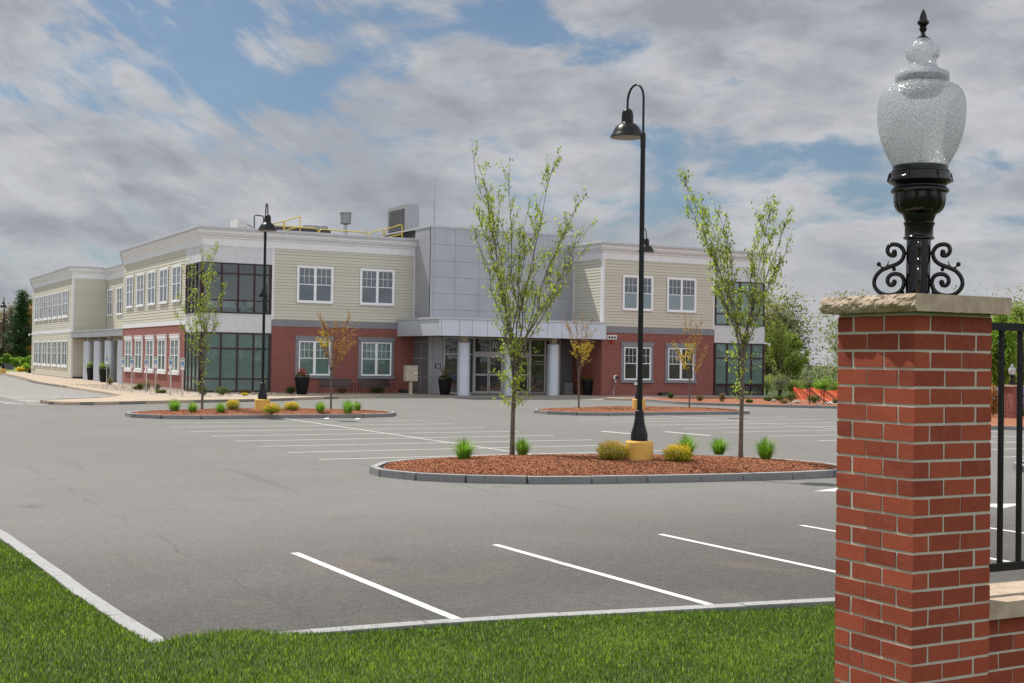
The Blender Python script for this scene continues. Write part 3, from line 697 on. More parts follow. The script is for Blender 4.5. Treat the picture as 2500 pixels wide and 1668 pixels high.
# ------------------------------------------------------------------ the office building
BL = thing('office_building', 'two storey office building in cream siding and red brick with a silver entrance block', 'building', (40, 95, .15), world=True)
class Face:
    def __init__(s, kind, P): s.k = kind; s.P = P
    def b(s, mb, a0, a1, z0, z1, o0, o1, tint=.5):
        if s.k == 'S': mb.box(a0, a1, s.P-o1, s.P-o0, z0, z1, tint)
        elif s.k == 'W': mb.box(s.P-o1, s.P-o0, a0, a1, z0, z1, tint)
        else: mb.box(s.P+o0, s.P+o1, a0, a1, z0, z1, tint)
        return mb
    def p(s, a, z, o): return (a, s.P-o, z) if s.k == 'S' else (s.P-o, a, z) if s.k == 'W' else (s.P+o, a, z)
def lap(face, a0, a1, z0, z1, pitch=.2):
    mb = MB(); n = round((z1-z0)/pitch); h = (z1-z0)/n
    for k in range(n):
        za, zb = z0+k*h, z0+(k+1)*h
        zg = za+.025
        A = [face.p(a0, zg, .036), face.p(a1, zg, .036), face.p(a1, zb, .020), face.p(a0, zb, .020)]
        U = [face.p(a0, zg, .002), face.p(a1, zg, .002), face.p(a1, zg, .036), face.p(a0, zg, .036)]
        G = [face.p(a0, za, .002), face.p(a1, za, .002), face.p(a1, zg, .002), face.p(a0, zg, .002)]
        T_ = [face.p(a0, zb, .020), face.p(a1, zb, .020), face.p(a1, zb, .002), face.p(a0, zb, .002)]
        for q_ in (A, U, G, T_):
            if face.k == 'W': q_.reverse()
            mb.quad(*q_)
    return mb
def simple(face, name, m_, a0, a1, z0, z1, o0, o1, label=None):
    o = face.b(MB(), a0, a1, z0, z1, o0, o1).build(name, m_, BL)
    if label: o['label'] = label
    return o
S, Wf, FW, REC = Face('S', 80.0), Face('W', 21.35), Face('W', 21.35), Face('W', 24.5)
RW, RT, TS, TW = Face('S', 73.8), Face('W', 47.0), Face('S', 77.6), Face('W', 35.9)
# solid masses (set back behind the skins)
def mass(x0, x1, y0, y1, z0, z1, m_, nm='wall'): return MB().box(x0, x1, y0, y1, z0, z1).build(nm, m_, BL)
mass(25.82, 35.9, 80, 103, .0, 10.3, M['interior'], 'inner_wall')
mass(21.36, 25.80, 80.02, 103, -.1, 5.1, M['interior'], 'inner_wall')
mass(21.36, 25.80, 87.0, 103, 5.12, 10.3, M['interior'], 'inner_wall')
mass(21.36, 25.80, 80.02, 86.98, 8.4, 10.3, M['ceiling'], 'room_ceiling')
mass(24.5, 46, 103.02, 125.6, -.1, 10.28, M['interior'], 'inner_wall')
mass(21.36, 40, 125.62, 150.1, -.1, 10.3, M['interior'], 'inner_wall')
mass(35.92, 46.9, 77.62, 100, 3.95, 11.2, M['interior'], 'inner_wall')
mass(35.92, 38.0, 77.62, 90, -.1, 3.94, M['interior'], 'inner_wall')
mass(38.01, 46.9, 84, 90, -.1, 3.94, M['interior'], 'inner_wall')
mass(47.02, 60.98, 73.82, 100, -.2, 10.3, M['interior'], 'inner_wall')
# brick and siding skins
simple(S, 'brick_wall', M['brickwall'], 25.9, 35.9, .05, 4.42, .0, .02)
simple(Wf, 'brick_wall', M['brickwall'], 83.72, 102.98, .28, 4.48, .0, .02)
simple(Wf, 'foundation', M['conc'], 83.72, 102.98, -.1, .28, .0, .012)
simple(RW, 'brick_wall', M['brickwall'], 47.02, 56.42, -.2, 4.42, .0, .02)
simple(RT, 'brick_wall', M['brickwall'], 73.78, 77.6, -.1, 4.42, .0, .02)
for f, a0, a1, z0, z1 in ((S, 26.0, 35.8, 4.85, 9.43), (Wf, 83.85, 102.95, 4.80, 9.62), (RW, 47.14, 56.3, 4.85, 9.5), (RT, 73.95, 77.6, 4.4, 9.5), (REC, 103.03, 125.55, 4.4, 9.62),
                       (FW, 125.75, 150.0, 4.78, 9.7), (FW, 125.75, 150.0, .2, 4.46), (Face('S', 125.6), 21.5, 24.45, 4.4, 9.7), (Face('S', 125.6), 21.5, 24.45, .3, 3.9)):
    lap(f, a0, a1, z0, z1).build('siding', M['siding'], BL)
# side face of the main block seen above the porch
simple(S, 'band', M['graytrim'], 25.88, 35.9, 4.42, 4.85, .0, .05)
simple(RW, 'band', M['graytrim'], 46.98, 56.42, 4.42, 4.85, .0, .05)
simple(Wf, 'band', M['trim'], 83.72, 102.99, 4.48, 4.80, .0, .05)
simple(FW, 'band', M['trim'], 125.6, 150.02, 4.46, 4.78, .0, .05)
simple(FW, 'foundation', M['conc'], 125.6, 150.0, -.1, .22, .0, .02)
# corner boards
for f, a0, a1, z0, z1 in ((S, 25.86, 26.0, 4.85, 9.43), (S, 35.8, 35.9, 4.85, 9.43), (Wf, 83.72, 83.85, 4.8, 9.5), (Wf, 102.9, 102.99, 4.8, 9.6), (RW, 46.96, 47.14, 4.85, 9.5),
                          (RT, 73.75, 73.95, 5.1, 9.5), (RT, 77.45, 77.6, 4.4, 9.5), (RW, 56.3, 56.44, 4.85, 9.5), (FW, 125.58, 125.75, .2, 9.62), (FW, 149.9, 150.04, .2, 9.62), (Face('S', 125.6), 21.35, 21.5, .1, 9.62)):
    simple(f, 'corner_board', M['trim'], a0, a1, z0, z1, .0, .042)
# cornices: frieze, bed mould, crown, coping (swept around the visible edges)
def cornice(path, name='cornice', zt=10.55, dz=0):
    """path: plan points of the wall line walked so that the outside is on the left"""
    prof = [(.03, 9.42), (.055, 9.42), (.055, 9.60), (.035, 9.60), (.035, 9.86), (.09, 9.90), (.09, 9.97), (.16, 10.02), (.24, 10.10), (.24, 10.16), (.30, 10.18), (.30, 10.33), (.36, 10.35), (.36, 10.46)]
    P = [Vector(p) for p in path]; dirs = []
    for i in range(len(P)):
        a = (P[i]-P[i-1]).normalized() if i else None; b = (P[i+1]-P[i]).normalized() if i < len(P)-1 else None
        na = Vector((-a.y, a.x)) if a else None; nb = Vector((-b.y, b.x)) if b else None
        if na and nb: mdir = na+nb; mdir = mdir/(mdir.length_squared/2) if mdir.length > .1 else nb
        else: mdir = na or nb
        dirs.append(mdir)
    mb = MB(); n = len(prof)
    vs = [(P[i].x+dirs[i].x*o, P[i].y+dirs[i].y*o, z+dz) for i in range(len(P)) for o, z in prof]
    fs = [(i*n+k, (i+1)*n+k, (i+1)*n+k+1, i*n+k+1) for i in range(len(P)-1) for k in range(n-1)]
    fs += [tuple(range(n)), tuple((len(P)-1)*n+k for k in reversed(range(n)))]
    mb.add(vs, fs); o = mb.build(name, M['trim'], BL)
    mb = MB(); cp = [(-.35, 10.47), (.42, 10.465), (.42, 10.42), (.435, 10.42), (.435, 10.56), (.42, 10.575), (-.35, 10.56)]; n = len(cp)
    vs = [(P[i].x+dirs[i].x*o_, P[i].y+dirs[i].y*o_, z+dz) for i in range(len(P)) for o_, z in cp]
    fs = [(i*n+k, (i+1)*n+k, (i+1)*n+(k+1) % n, i*n+(k+1) % n) for i in range(len(P)-1) for k in range(n)]
    fs += [tuple(range(n)), tuple((len(P)-1)*n+k for k in reversed(range(n)))]
    mb.add(vs, fs).build('coping', M['coping'], BL)
cornice([(35.9, 80), (21.35, 80), (21.35, 103)][::1])
cornice([(61.0, 80), (61.0, 73.8), (47.0, 73.8), (47.0, 77.6)])
cornice([(24.5, 103), (24.5, 125.6)]); cornice([(24.9, 125.6), (21.35, 125.6), (21.35, 150.1)], dz=.10)
MB().box(21.4, 35.9, 80.05, 103, 10.31, 10.44).build('roof', M['hvacd'], BL); MB().box(47.05, 60.95, 73.85, 100, 10.31, 10.44).build('roof', M['hvacd'], BL)
MB().box(21.4, 40, 125.6, 150.1, 10.30, 10.50).build('roof', M['hvacd'], BL); MB().box(24.55, 40, 103, 125.6, 10.29, 10.43).build('roof', M['hvacd'], BL)

# windows
def window(face, a0, a1, z0, z1, glass, casing=.12, lint=None, double=True, m_cas=None, grid=3, name='window', low=None):
    """outer casing rectangle, two sashes side by side, the upper ones with bars"""
    fr = MB(); c = casing; face = Face(face.k, face.P-.036 if face.k != 'E' else face.P+.036)
    face.b(fr, a0, a0+c, z0, z1, .02, .075); face.b(fr, a1-c, a1, z0, z1, .02, .075)
    face.b(fr, a0+c, a1-c, z1-c, z1, .02, .075); face.b(fr, a0+c, a1-c, z0, z0+c, .02, .085)
    zm = (z0+z1)/2; am = (a0+a1)/2
    n = [(a0+c, am-.05), (am+.05, a1-c)] if double else [(a0+c, a1-c)]
    if double: face.b(fr, am-.05, am+.05, z0+c, z1-c, .02, .06)
    for p, q in n:
        face.b(fr, p, p+.04, z0+c, z1-c, .015, .045); face.b(fr, q-.04, q, z0+c, z1-c, .015, .045)
        face.b(fr, p+.04, q-.04, z1-c-.04, z1-c, .015, .045); face.b(fr, p+.04, q-.04, z0+c, z0+c+.05, .015, .045)
        face.b(fr, p+.04, q-.04, zm-.025, zm+.025, .015, .05)
        w = (q-p-.08)
        for k in range(1, grid): face.b(fr, p+.04+w*k/grid-.011, p+.04+w*k/grid+.011, zm+.025, z1-c-.04, .015, .032)
        zq = (zm+z1-c)/2; face.b(fr, p+.04, q-.04, zq-.011, zq+.011, .015, .0315)
    o = fr.build(name, M['trimw'], BL)
    gl = MB()
    for p, q in n: face.b(gl, p+.01, q-.01, zm if low else z0+c+.01, z1-c-.01, .004, .019)
    gl.build('glass', glass, o)
    if low:
        gl = MB()
        for p, q in n: face.b(gl, p+.01, q-.01, z0+c+.01, zm-.001, .004, .019)
        gl.build('glass', low, o)
    return o
def surround(o, face, a0, a1, z0, z1, lo, hi_, m_):
    """stone lintel, jambs and sill around a ground floor window"""
    mb = MB(); face.b(mb, lo, hi_, z1+.05, z1+.32, .0, .13); face.b(mb, lo-.015, hi_+.015, z1+.28, z1+.33, .0, .15); mb.build('lintel', m_, o)
    mb = MB(); face.b(mb, lo-.02, hi_+.02, z0-.19, z0-.03, .0, .14); mb.build('sill', m_, o)
    mb = MB(); face.b(mb, lo+.03, a0, z0-.03, z1+.05, .0, .06); face.b(mb, a1, hi_-.03, z0-.03, z1+.05, .0, .06); face.b(mb, a0, a1, z1, z1+.05, .0, .06); face.b(mb, a0, a1, z0-.03, z0, .0, .06)
    mb.build('jamb', m_, o)
for a0, gm in ((27.52, 'gdark'), (31.88, 'gdark')): window(S, a0, a0+2.48, 5.98, 8.40, M[gm])
for a0, lo in ((27.72, 27.47), (32.06, 31.82)):
    o = window(S, a0, a0+2.15, 1.28, 3.52, M['gteal'], casing=.05, low=M['gteal']); surround(o, S, a0, a0+2.15, 1.28, 3.52, lo, lo+2.6, M['graytrim'])
for a0 in (48.6, 52.28): window(RW, a0, a0+2.5, 5.97, 8.39, M['gdark'], low=M['gblind'])
for a0, lo in ((48.78, 48.53), (52.44, 52.2)):
    o = window(RW, a0, a0+2.2, 1.22, 3.48, M['gblack'], casing=.05); surround(o, RW, a0, a0+2.2, 1.22, 3.48, lo, lo+2.68, M['graytrim'])
for y in (86.1, 89.7, 93.3, 96.85, 100.5): window(Wf, y-1.18, y+1.18, 6.0, 8.46, M['gsky'], casing=.12, grid=2)
for y in (86.35, 89.95, 93.55, 97.15, 100.65):
    o = window(Wf, y-1.08, y+1.08, 1.35, 3.55, M['gteal'], casing=.06, grid=2); surround(o, Wf, y-1.08, y+1.08, 1.35, 3.55, y-1.28, y+1.28, M['trim'])
for y in (119.6, 123.9): window(REC, y-1.2, y+1.2, 6.02, 8.55, M['gdark'], grid=2)
for y, w in ((128.95, 1.45), (131.85, .88), (134.85, 1.4), (138.0, .88), (140.9, 1.42), (143.95, .88), (146.8, 1.35)):
    for z0, z1, gm in ((6.0, 8.5, 'gsky'), (1.25, 3.7, 'gteal')):
        o = window(FW, y-w, y+w, z0, z1, M[gm], casing=.09, double=w > 1, grid=2)
        mb = MB(); FW.b(mb, y-w-.05, y+w+.05, z0-.12, z0, .02, .13); mb.build('sill', M['trimw'], o)
# corner glazing
def wall_window(face, vs, hs, glass, name='window_wall', d0=.0, d1=.09, bw=.05, hb=.045, far=None):
    mb = MB()
    for a in vs: face.b(mb, a-bw, a+bw, hs[0], hs[-1], d0, d1)
    for k, z in enumerate(hs):
        for p, q in zip(vs[:-1], vs[1:]):
            lo = z-hb if k else z; hi_ = z+hb if k < len(hs)-1 else z+.0
            if k == 0: hi_ = z+.08
            if k == len(hs)-1: lo = z-.08
            face.b(mb, p+bw, q-bw, lo, hi_, d0, d1-.004)
    o = mb.build(name, M['maroon'], BL)
    mb = MB()
    for p, q in zip(vs[:-1], vs[1:]):
        for lo, hi_ in zip(hs[:-1], hs[1:]): face.b(mb, p+bw-.01, q-bw+.01, lo+.03, hi_-.03, d0+.02, d0+.035)
    mb.build('glass', glass, o); return o
wall_window(S, [21.42, 22.6, 23.66, 24.71, 25.74], [5.17, 5.99, 7.67, 8.34], M['gclear'])
wall_window(S, [21.42, 22.6, 23.66, 24.71, 25.74], [.22, 1.03, 2.94, 3.95], M['gteal'])
wall_window(Wf, [80.14, 81.05, 81.95, 82.85, 83.62], [5.17, 5.99, 7.67, 8.34], M['gclear'])
wall_window(Wf, [80.14, 81.05, 81.95, 82.85, 83.62], [.22, 1.03, 2.94, 3.95], M['gteal'])
wall_window(RW, [56.52, 57.6, 58.7, 59.8, 60.9], [5.17, 6.0, 7.64, 8.34], M['gteal'], bw=.06)
wall_window(RW, [56.52, 57.6, 58.7, 59.8, 60.9], [.92, 2.83, 3.90], M['gteal'], bw=.06)
o = wall_window(RW, [56.52, 57.6, 58.7, 59.8, 60.9], [.06, .86], M['gblack'], bw=.06)
simple(RW, 'foundation', M['conc'], 56.42, 61.0, -.35, .05, .0, .06); simple(S, 'foundation', M['conc'], 21.3, 25.86, -.1, .2, .0, .05); simple(Wf, 'foundation', M['conc'], 80.0, 83.72, -.1, .2, .0, .05)
# board and batten panels above and between the corner windows
def panel(face, a0, a1, z0, z1, nb):
    mb = MB(); face.b(mb, a0, a1, z0, z1, .0, .03)
    for k in range(nb+1):
        a = a0+(a1-a0-.09)*k/nb; face.b(mb, a, a+.09, z0, z1, .03, .05)
    w = .09
    for k in range(nb):
        p = a0+(a1-a0-.09)*k/nb+.09; q = a0+(a1-a0-.09)*(k+1)/nb
        face.b(mb, p, q, z0, z0+w, .03, .0495); face.b(mb, p, q, z1-w, z1, .03, .0495)
    return mb.build('wall_panel', M['panel'], BL)
panel(S, 21.35, 25.86, 3.96, 5.16, 4); panel(S, 21.35, 25.86, 8.35, 9.44, 4); panel(RW, 56.45, 61.0, 3.91, 5.16, 1); panel(RW, 56.45, 61.0, 8.35, 9.44, 1)
panel(Wf, 80.0, 83.72, 3.96, 5.16, 4); panel(Wf, 80.0, 83.72, 8.35, 9.44, 4)
# room behind the upper corner glass
mb = MB().box(21.4, 25.8, 80.1, 86.9, 5.11, 5.16).build('room_floor', M['hvac'], BL)
MB().box(21.37, 21.39, 83.75, 86.9, 5.16, 8.4).build('room_wall', M['ceiling'], BL)
for cx, cy in ((22.2, 81.5), (23.1, 81.3), (23.9, 81.6), (24.7, 81.2), (23.2, 82.8), (24.9, 83.0)):
    ch = thing('chair', 'white chair behind the upstairs corner windows', 'chair', (cx, cy, 5.16), random.uniform(0, 6), 'chairs in the upstairs corner room')
    MB().box(-.24, .24, -.24, .24, .43, .47).build('seat', M['white'], ch); MB().box(-.24, .24, .2, .24, .47, .98).build('backrest', M['white'], ch)
    for sx in (-.21, .21):
        for sy in (-.21, .21): MB().tube([(sx, sy, 0), (sx*.95, sy*.95, .43)], .015, 5).build('leg', M['black'], ch)
tbl = thing('table', 'round dark table behind the upstairs corner windows', 'table', (23.6, 83.4, 5.16)); MB().lathe([(.6, .70), (.6, .74)], 20).build('tabletop', M['hvac'], tbl); MB().lathe([(.3, 0), (.05, .05), (.05, .70)], 12).build('pedestal', M['black'], tbl)
# entrance block of silver panels
def gridpanel(face, a0, a1, z0, z1, av, zv, m_, jm, nm='metal_panel', o=.0, jw=.012):
    mb = face.b(MB(), a0, a1, z0, z1, o, o+.03); ob = mb.build(nm, m_, BL)
    mb = MB()
    for a in av: face.b(mb, a-jw, a+jw, z0+.005, z1-.005, o+.03, o+.034)
    for z in zv: face.b(mb, a0+.005, a1-.005, z-jw, z+jw, o+.03, o+.0345)
    mb.build('panel_joint', jm, ob); return ob
zj = [5.75, 6.83, 7.91, 8.99, 10.08]
gridpanel(TS, 35.87, 46.98, 5.0, 11.2, [36.15, 37.72, 39.5, 41.3, 43.1, 44.9], zj, M['metal'], M['joint'])
gridpanel(TW, 77.57, 80, 4.9, 11.2, [78.8], zj, M['metal'], M['jointl'])
TS.b(MB(), 35.8, 47.1, 11.2, 11.34, -.4, .08).build('coping', M['coping'], BL); TW.b(MB(), 77.98, 90, 11.2, 11.34, -.4, .08).build('coping', M['coping'], BL)
gridpanel(TW, 77.6, 80, .15, 4.9, [78.8], [1.25, 2.5, 3.6], M['darkpanel'], M['jointl'])
gridpanel(TS, 35.87, 36.98, .15, 3.95, [36.15], [1.25, 2.5, 3.65], M['metal'], M['joint'])
gridpanel(TS, 45.95, 46.98, .15, 3.9, [], [2.45], M['darkpanel'], M['joint'])
# canopy
CS, CW = Face('S', 73.4), Face('W', 34.65)
MB().box(34.68, 47.05, 73.43, 79.96, 3.98, 4.95).build('canopy', M['soffit'], BL)
gridpanel(CS, 34.62, 47.08, 3.95, 4.99, [34.79, 36.05, 36.96, 38.05, 39.2, 40.3, 41.4, 42.49, 43.6, 44.7, 45.8], [], M['metal2'], M['joint'], 'canopy_fascia')
gridpanel(CW, 73.43, 79.96, 3.95, 4.99, [74.5, 75.6, 76.7, 77.8, 78.9], [], M['metal2'], M['jointl'], 'canopy_fascia')
mb = MB().box(34.55, 47.12, 73.3, 73.9, 4.995, 5.12).box(34.55, 35.1, 73.9, 79.96, 4.995, 5.12).box(35.1, 47.05, 73.9, 79.9, 4.99, 5.03); mb.build('canopy_coping', M['coping'], BL)
for x in (37.18, 40.55, 43.9):
    mb = MB().lathe([(.42, .12), (.42, 1.21), (.405, 1.215), (.405, 1.235), (.42, 1.24), (.42, 2.36), (.405, 2.365), (.405, 2.385), (.42, 2.39), (.42, 3.54), (.40, 3.56)], 32, x, 75)
    o = mb.build('column', M['metal2'], BL, smooth=30); MB().box(x-.2, x+.2, 74.8, 75.2, 3.56, 3.98).build('column_head', M['beige'], o)
# entrance glazing
fr = MB(); Z = TS
for a, w in ((36.98, .05), (38.02, .05), (39.2, .07), (41.42, .07), (43.52, .09), (44.72, .05), (45.9, .06)): Z.b(fr, a-w, a+w, .17, 3.86, .02, .12)
Z.b(fr, 36.9, 45.96, 3.86, 3.96, .02, .12)
for p, q, z in ((37.03, 37.97, 2.81), (38.07, 39.13, 2.81), (43.61, 44.67, 2.82), (44.77, 45.84, 2.74)): Z.b(fr, p, q, z-.035, z+.035, .02, .10)
for p, q in ((37.03, 39.13), (43.61, 44.67)): Z.b(fr, p, q, .17, .25, .02, .11)
Z.b(fr, 39.27, 43.43, 2.72, 3.0, .02, .11); Z.b(fr, 40.38, 40.44, 3.0, 3.86, .02, .11); Z.b(fr, 42.4, 42.46, 3.0, 3.86, .02, .11)
EN = fr.build('entrance_frame', M['alu'], BL)
mb = MB()
for p, q in ((37.03, 37.97), (38.07, 39.13), (39.27, 40.38), (40.44, 41.35), (41.49, 43.43), (43.61, 44.67), (44.77, 45.84)): Z.b(mb, p, q, .2, 3.86, .03, .045) if not 39.2 < p < 43 else Z.b(mb, p, q, 3.0, 3.86, .03, .045)
mb.build('glass', M['gdoor'], EN)
def door(a0, a1, z1, rail=1.45, mid=None):
    mb = MB(); s = .07
    Z.b(mb, a0, a0+s, .17, z1, .03, .09); Z.b(mb, a1-s, a1, .17, z1, .03, .09); Z.b(mb, a0+s, a1-s, z1-.08, z1, .03, .09); Z.b(mb, a0+s, a1-s, .17, .34, .03, .09)
    if rail: Z.b(mb, a0+s, a1-s, rail-.06, rail+.06, .03, .088)
    o = mb.build('door', M['alu'], BL); mb = MB(); Z.b(mb, a0+s, a1-s, .3, z1-.08, .045, .06); mb.build('glass', M['gdoor'], o); return o
d1 = door(39.27, 40.32, 2.72); d2 = door(40.36, 41.35, 2.72)
mb = MB().lathe([(.07, 0), (.07, .01)], 20); o = mb.build('door_sticker', M['white'], d1); o.rotation_euler = (R(90), 0, 0); o.location = Vector((40.18, 77.5, 1.34))-Vector(BL.location)
door(41.55, 42.45, 2.72); door(42.49, 43.40, 2.72)
o = door(44.85, 45.8, 2.68, None); MB().tube([(44.95, 77.45, 1.0), (44.95, 77.40, 1.05), (45.08, 77.38, 1.25), (44.95, 77.40, 1.42), (44.95, 77.45, 1.45)], .02, 6).build('handle', M['black'], o)
def text(s_, size, loc, m_, parent, nm='lettering', ext=.004):
    cu = bpy.data.curves.new(nm, 'FONT'); cu.body = s_; cu.size = size; cu.extrude = ext; cu.offset = size*.022
    t_ = bpy.data.objects.new(nm, cu); C.objects.link(t_)
    dg = bpy.context.evaluated_depsgraph_get(); me_ = bpy.data.meshes.new_from_object(t_.evaluated_get(dg))
    bpy.data.objects.remove(t_); o_ = bpy.data.objects.new(nm, me_); C.objects.link(o_); me_.materials.clear(); me_.materials.append(m_)
    o_.parent = parent; o_.rotation_euler = (R(90), 0, 0); b = org(parent); o_.location = Vector(loc)-(b or Vector((0, 0, 0))); return o_
M['letter'] = plain('pale_lettering', (.85, .83, .72), .6); M['letterd'] = plain('dim_lettering', (.45, .46, .43), .6)
text('50', .50, (40.50, 77.47, 3.24), M['letter'], EN); text('MICH', .21, (41.07, 77.47, 3.46), M['letter'], EN); text('WAY', .21, (41.50, 77.47, 3.22), M['letter'], EN)
text('Bedford\nCommons', .19, (43.95, 77.49, 2.34), M['letterd'], EN)
mb = MB()
for k, (p, q) in enumerate((((43.72, 2.52), (43.88, 1.92)), ((43.92, 2.50), (43.76, 1.88)), ((43.64, 2.3), (43.84, 2.05)))): mb.tube([(p[0], 77.53, p[1]), ((p[0]+q[0])/2+.04, 77.53, (p[1]+q[1])/2), (q[0], 77.53, q[1])], .012, 4)
mb.build('emblem', M['letterd'], EN)
# west porch
PW = Face('W', 21.35)
MB().box(21.38, 24.48, 103.02, 126.2, 3.98, 4.42).build('porch_roof', M['soffit'], BL)
gridpanel(PW, 103.0, 126.3, 3.93, 4.44, [109, 115, 121], [], M['metal'], M['joint'], 'porch_fascia'); PW.b(MB(), 103.0, 126.3, 4.44, 4.52, -.3, .06).build('porch_coping', M['coping'], BL)
MB().box(21.32, 21.9, 126.2, 126.3, 3.93, 4.44).build('porch_fascia', M['metal'], BL)
for y in (105.4, 110.6, 115.3, 120.1):
    o = MB().lathe([(.48, .1), (.48, 3.56), (.45, 3.6)], 28, 21.95, y).build('column', M['metal2'], BL, smooth=30); MB().box(21.8, 22.1, y-.15, y+.15, 3.6, 3.98).build('column_head', M['alu'], o)
simple(REC, 'wall', M['siding'], 103.0, 125.6, .1, 3.98, .0, .02)
mb = MB()
for a in (106, 108.2, 112, 114.2, 118): REC.b(mb, a, a+1.6, .2, 3.2, .02, .05)
mb.build('window', M['gblack'], BL)
# cameras and small fixtures on the walls
def camera(x, y, z, label, d=-1):
    t = thing('security_camera', label, 'camera', (x, y, z), world=False)
    MB().box(-.08, .08, -.05, .05, -.06, .06).build('bracket', M['white'], t); MB().tube([(0, 0, 0), (d*.25, -.05, -.02)], .03, 8).build('arm', M['white'], t)
    MB().lathe([(.02, -.22), (.09, -.18), (.10, -.08), (.10, -.02), (.04, .0)], 14, d*.28, -.05).build('dome', M['white'], t)
camera(21.3, 150.1, 4.55, 'white dome camera on the far left corner of the building', -1); camera(61.1, 73.75, 3.95, 'white dome camera on the right end corner of the building', 1)
t = thing('emergency_light', 'white wall box with three dark lenses beside the canopy', 'light', (47.73, 73.74, 4.11))
MB().box(-.38, .38, -.1, .04, -.15, .15).build('housing', M['white'], t)
for x in (-.22, 0, .22): MB().ball((x, -.12, 0), .085, 12).build('lens', M['hvacd'], t)
t = thing('fire_bell', 'red domed alarm bell on the brick under the emergency light', 'alarm', (47.78, 73.74, 3.80)); MB().ball((0, -.06, .0), .12, 14, .9).build('dome', M['red'], t); MB().box(-.05, .05, -.04, .04, -.05, .05).build('base', M['red'], t)
t = thing('fire_hose_inlet', 'round metal hose connection on the brick wall', 'inlet', (48.1, 73.76, 1.38))
for nm, r0, m_, z in (('flange', .17, 'white', .03), ('cap', .12, 'black', .14)):
    o = MB().lathe([(r0, 0), (r0, .03+z), (r0*.8, .05+z)], 18, .06 if nm == 'cap' else 0).build(nm, M[m_], t); o.rotation_euler = (R(90), 0, 0)
o = MB().lathe([(.07, 0), (.07, .12)], 12, -.06).build('outlet', M['alu'], t); o.rotation_euler = (R(90), 0, 0); o.location = (0, 0, -.28)
t = thing('standpipe', 'small black valve standing at the foot of the brick wall', 'valve', (47.8, 73.5, .15)); MB().tube([(0, 0, 0), (0, 0, .5), (.06, 0, .62)], .03, 8).build('pipe', M['alu'], t); MB().tube([(0, 0, .45), (-.14, 0, .72)], .035, 8).build('handle', M['black'], t)
t = thing('junction_box', 'small white box below the first right wing window', 'box', (49.75, 73.75, .97)); MB().box(-.13, .13, -.08, .02, -.1, .1).box(-.11, .11, -.095, -.08, -.08, .08).build('cover', M['white'], t)
t = thing('utility_box', 'low grey cabinet on the ground beside the right entrance column', 'box', (46.45, 77.25, .15)); MB().box(-.3, .3, -.2, .25, 0, .78).build('cabinet', M['hvac'], t); MB().box(-.02, .02, -.215, -.2, .3, .36).box(.08, .11, -.215, -.2, .3, .36).build('latch', M['black'], t)
for x, y, lb in ((52.1, 73.6, 'low black vent well at the foot of the right wing brick'), (35.2, 79.7, 'low black vent well at the foot of the brick beside the mailboxes')):
    t = thing('vent_well', lb, 'vent', (x, y, .14)); MB().box(-.42, .42, -.18, .2, 0, .22).build('housing', M['black'], t); MB().box(-.36, .36, -.2, -.18, .04, .07).box(-.36, .36, -.2, -.18, .12, .15).build('grille', M['hvacd'], t)
t = thing('wall_plaque', 'small dark red plaque on the silver wall beside the entrance', 'sign', (36.55, 77.55, 2.0)); MB().box(-.2, .2, -.03, .02, -.16, .16).build('frame', M['maroon'], t); MB().box(-.15, .15, -.036, -.03, -.11, .11).build('face', M['metal'], t)

# ------------------------------------------------------------------ roof equipment
RZ = 10.44
def rp(x, y, Y): return onY(x, y, Y)
a, b = rp(579, 557, 86), rp(604, 557, 86)
t = thing('condenser_unit', 'pale boxy air conditioner on the left end of the roof', 'air conditioner', (a.x, 86, RZ))
w = b.x-a.x+.05; hh = rp(585, 535, 86).z-RZ
MB().box(0, w, 0, 1.6, .05, hh).build('cabinet', M['white'], t); mb = MB()
for k in range(7): mb.box(.1, w*.45, -.012, 0, .25+k*.09, .29+k*.09).box(w*.55, w-.08, -.012, 0, .25+k*.09, .29+k*.09)
mb.box(w*.35, w*.4, -.012, 0, hh-.28, hh-.2).box(w*.48, w*.53, -.012, 0, hh-.28, hh-.2).build('louvres', M['hvac'], t)
for x in (.1, w-.1): MB().box(x-.05, x+.05, .1, 1.5, 0, .05).build('foot', M['hvacd'], t)
t = thing('vent_pipe', 'dark square looped pipe standing on the roof behind the left lamp', 'pipe', (rp(622, 559, 85).x, 85, RZ), world=True)
P = [rp(x, y, 85) for x, y in ((621, 565), (621, 527), (625, 525.5), (641, 527.5), (643.5, 530), (643.5, 565))]; P[0].z = RZ; P[-1].z = RZ; MB().tube(P, .045, 8).build('pipe', M['hvacd'], t)
P = [rp(x, y, 85) for x, y in ((604, 549), (612, 552), (616, 558), (618, 565))]; MB().tube(P, .03, 6).build('hose', M['hvacd'], t)
# long dark rooftop unit with fans
a, b = rp(668, 566, 92), rp(806, 570, 92); zt = rp(740, 557, 92).z
t = thing('rooftop_unit', 'long dark grey rooftop unit behind the yellow rail', 'air conditioner', (a.x, 92, RZ)); w = b.x-a.x
MB().box(0, w, 0, 2.5, .0, zt-RZ-.04).build('cabinet', M['hvacd'], t); MB().box(-.05, w+.05, -.05, 2.55, zt-RZ-.04, zt-RZ).build('lid', M['hvac'], t)
mb = MB()
for k in range(14): mb.box(.3+k*w/14, .36+k*w/14, -.02, 0, .1, zt-RZ-.1)
mb.build('seam', M['black'], t)
for px in (760, 783): MB().lathe([(.62, 0), (.62, .32), (.5, .34), (.5, .1)], 24, rp(px, 560, 93).x-a.x, 1.2).build('fan_cowl', M['hvac'], t).location = (0, 0, zt-RZ)
t = thing('exhaust_stack', 'pale drum shaped exhaust head on a pipe, middle of the roof', 'vent', (rp(843.5, 560, 88).x, 88, RZ)); k = mpp(rp(843, 560, 88))
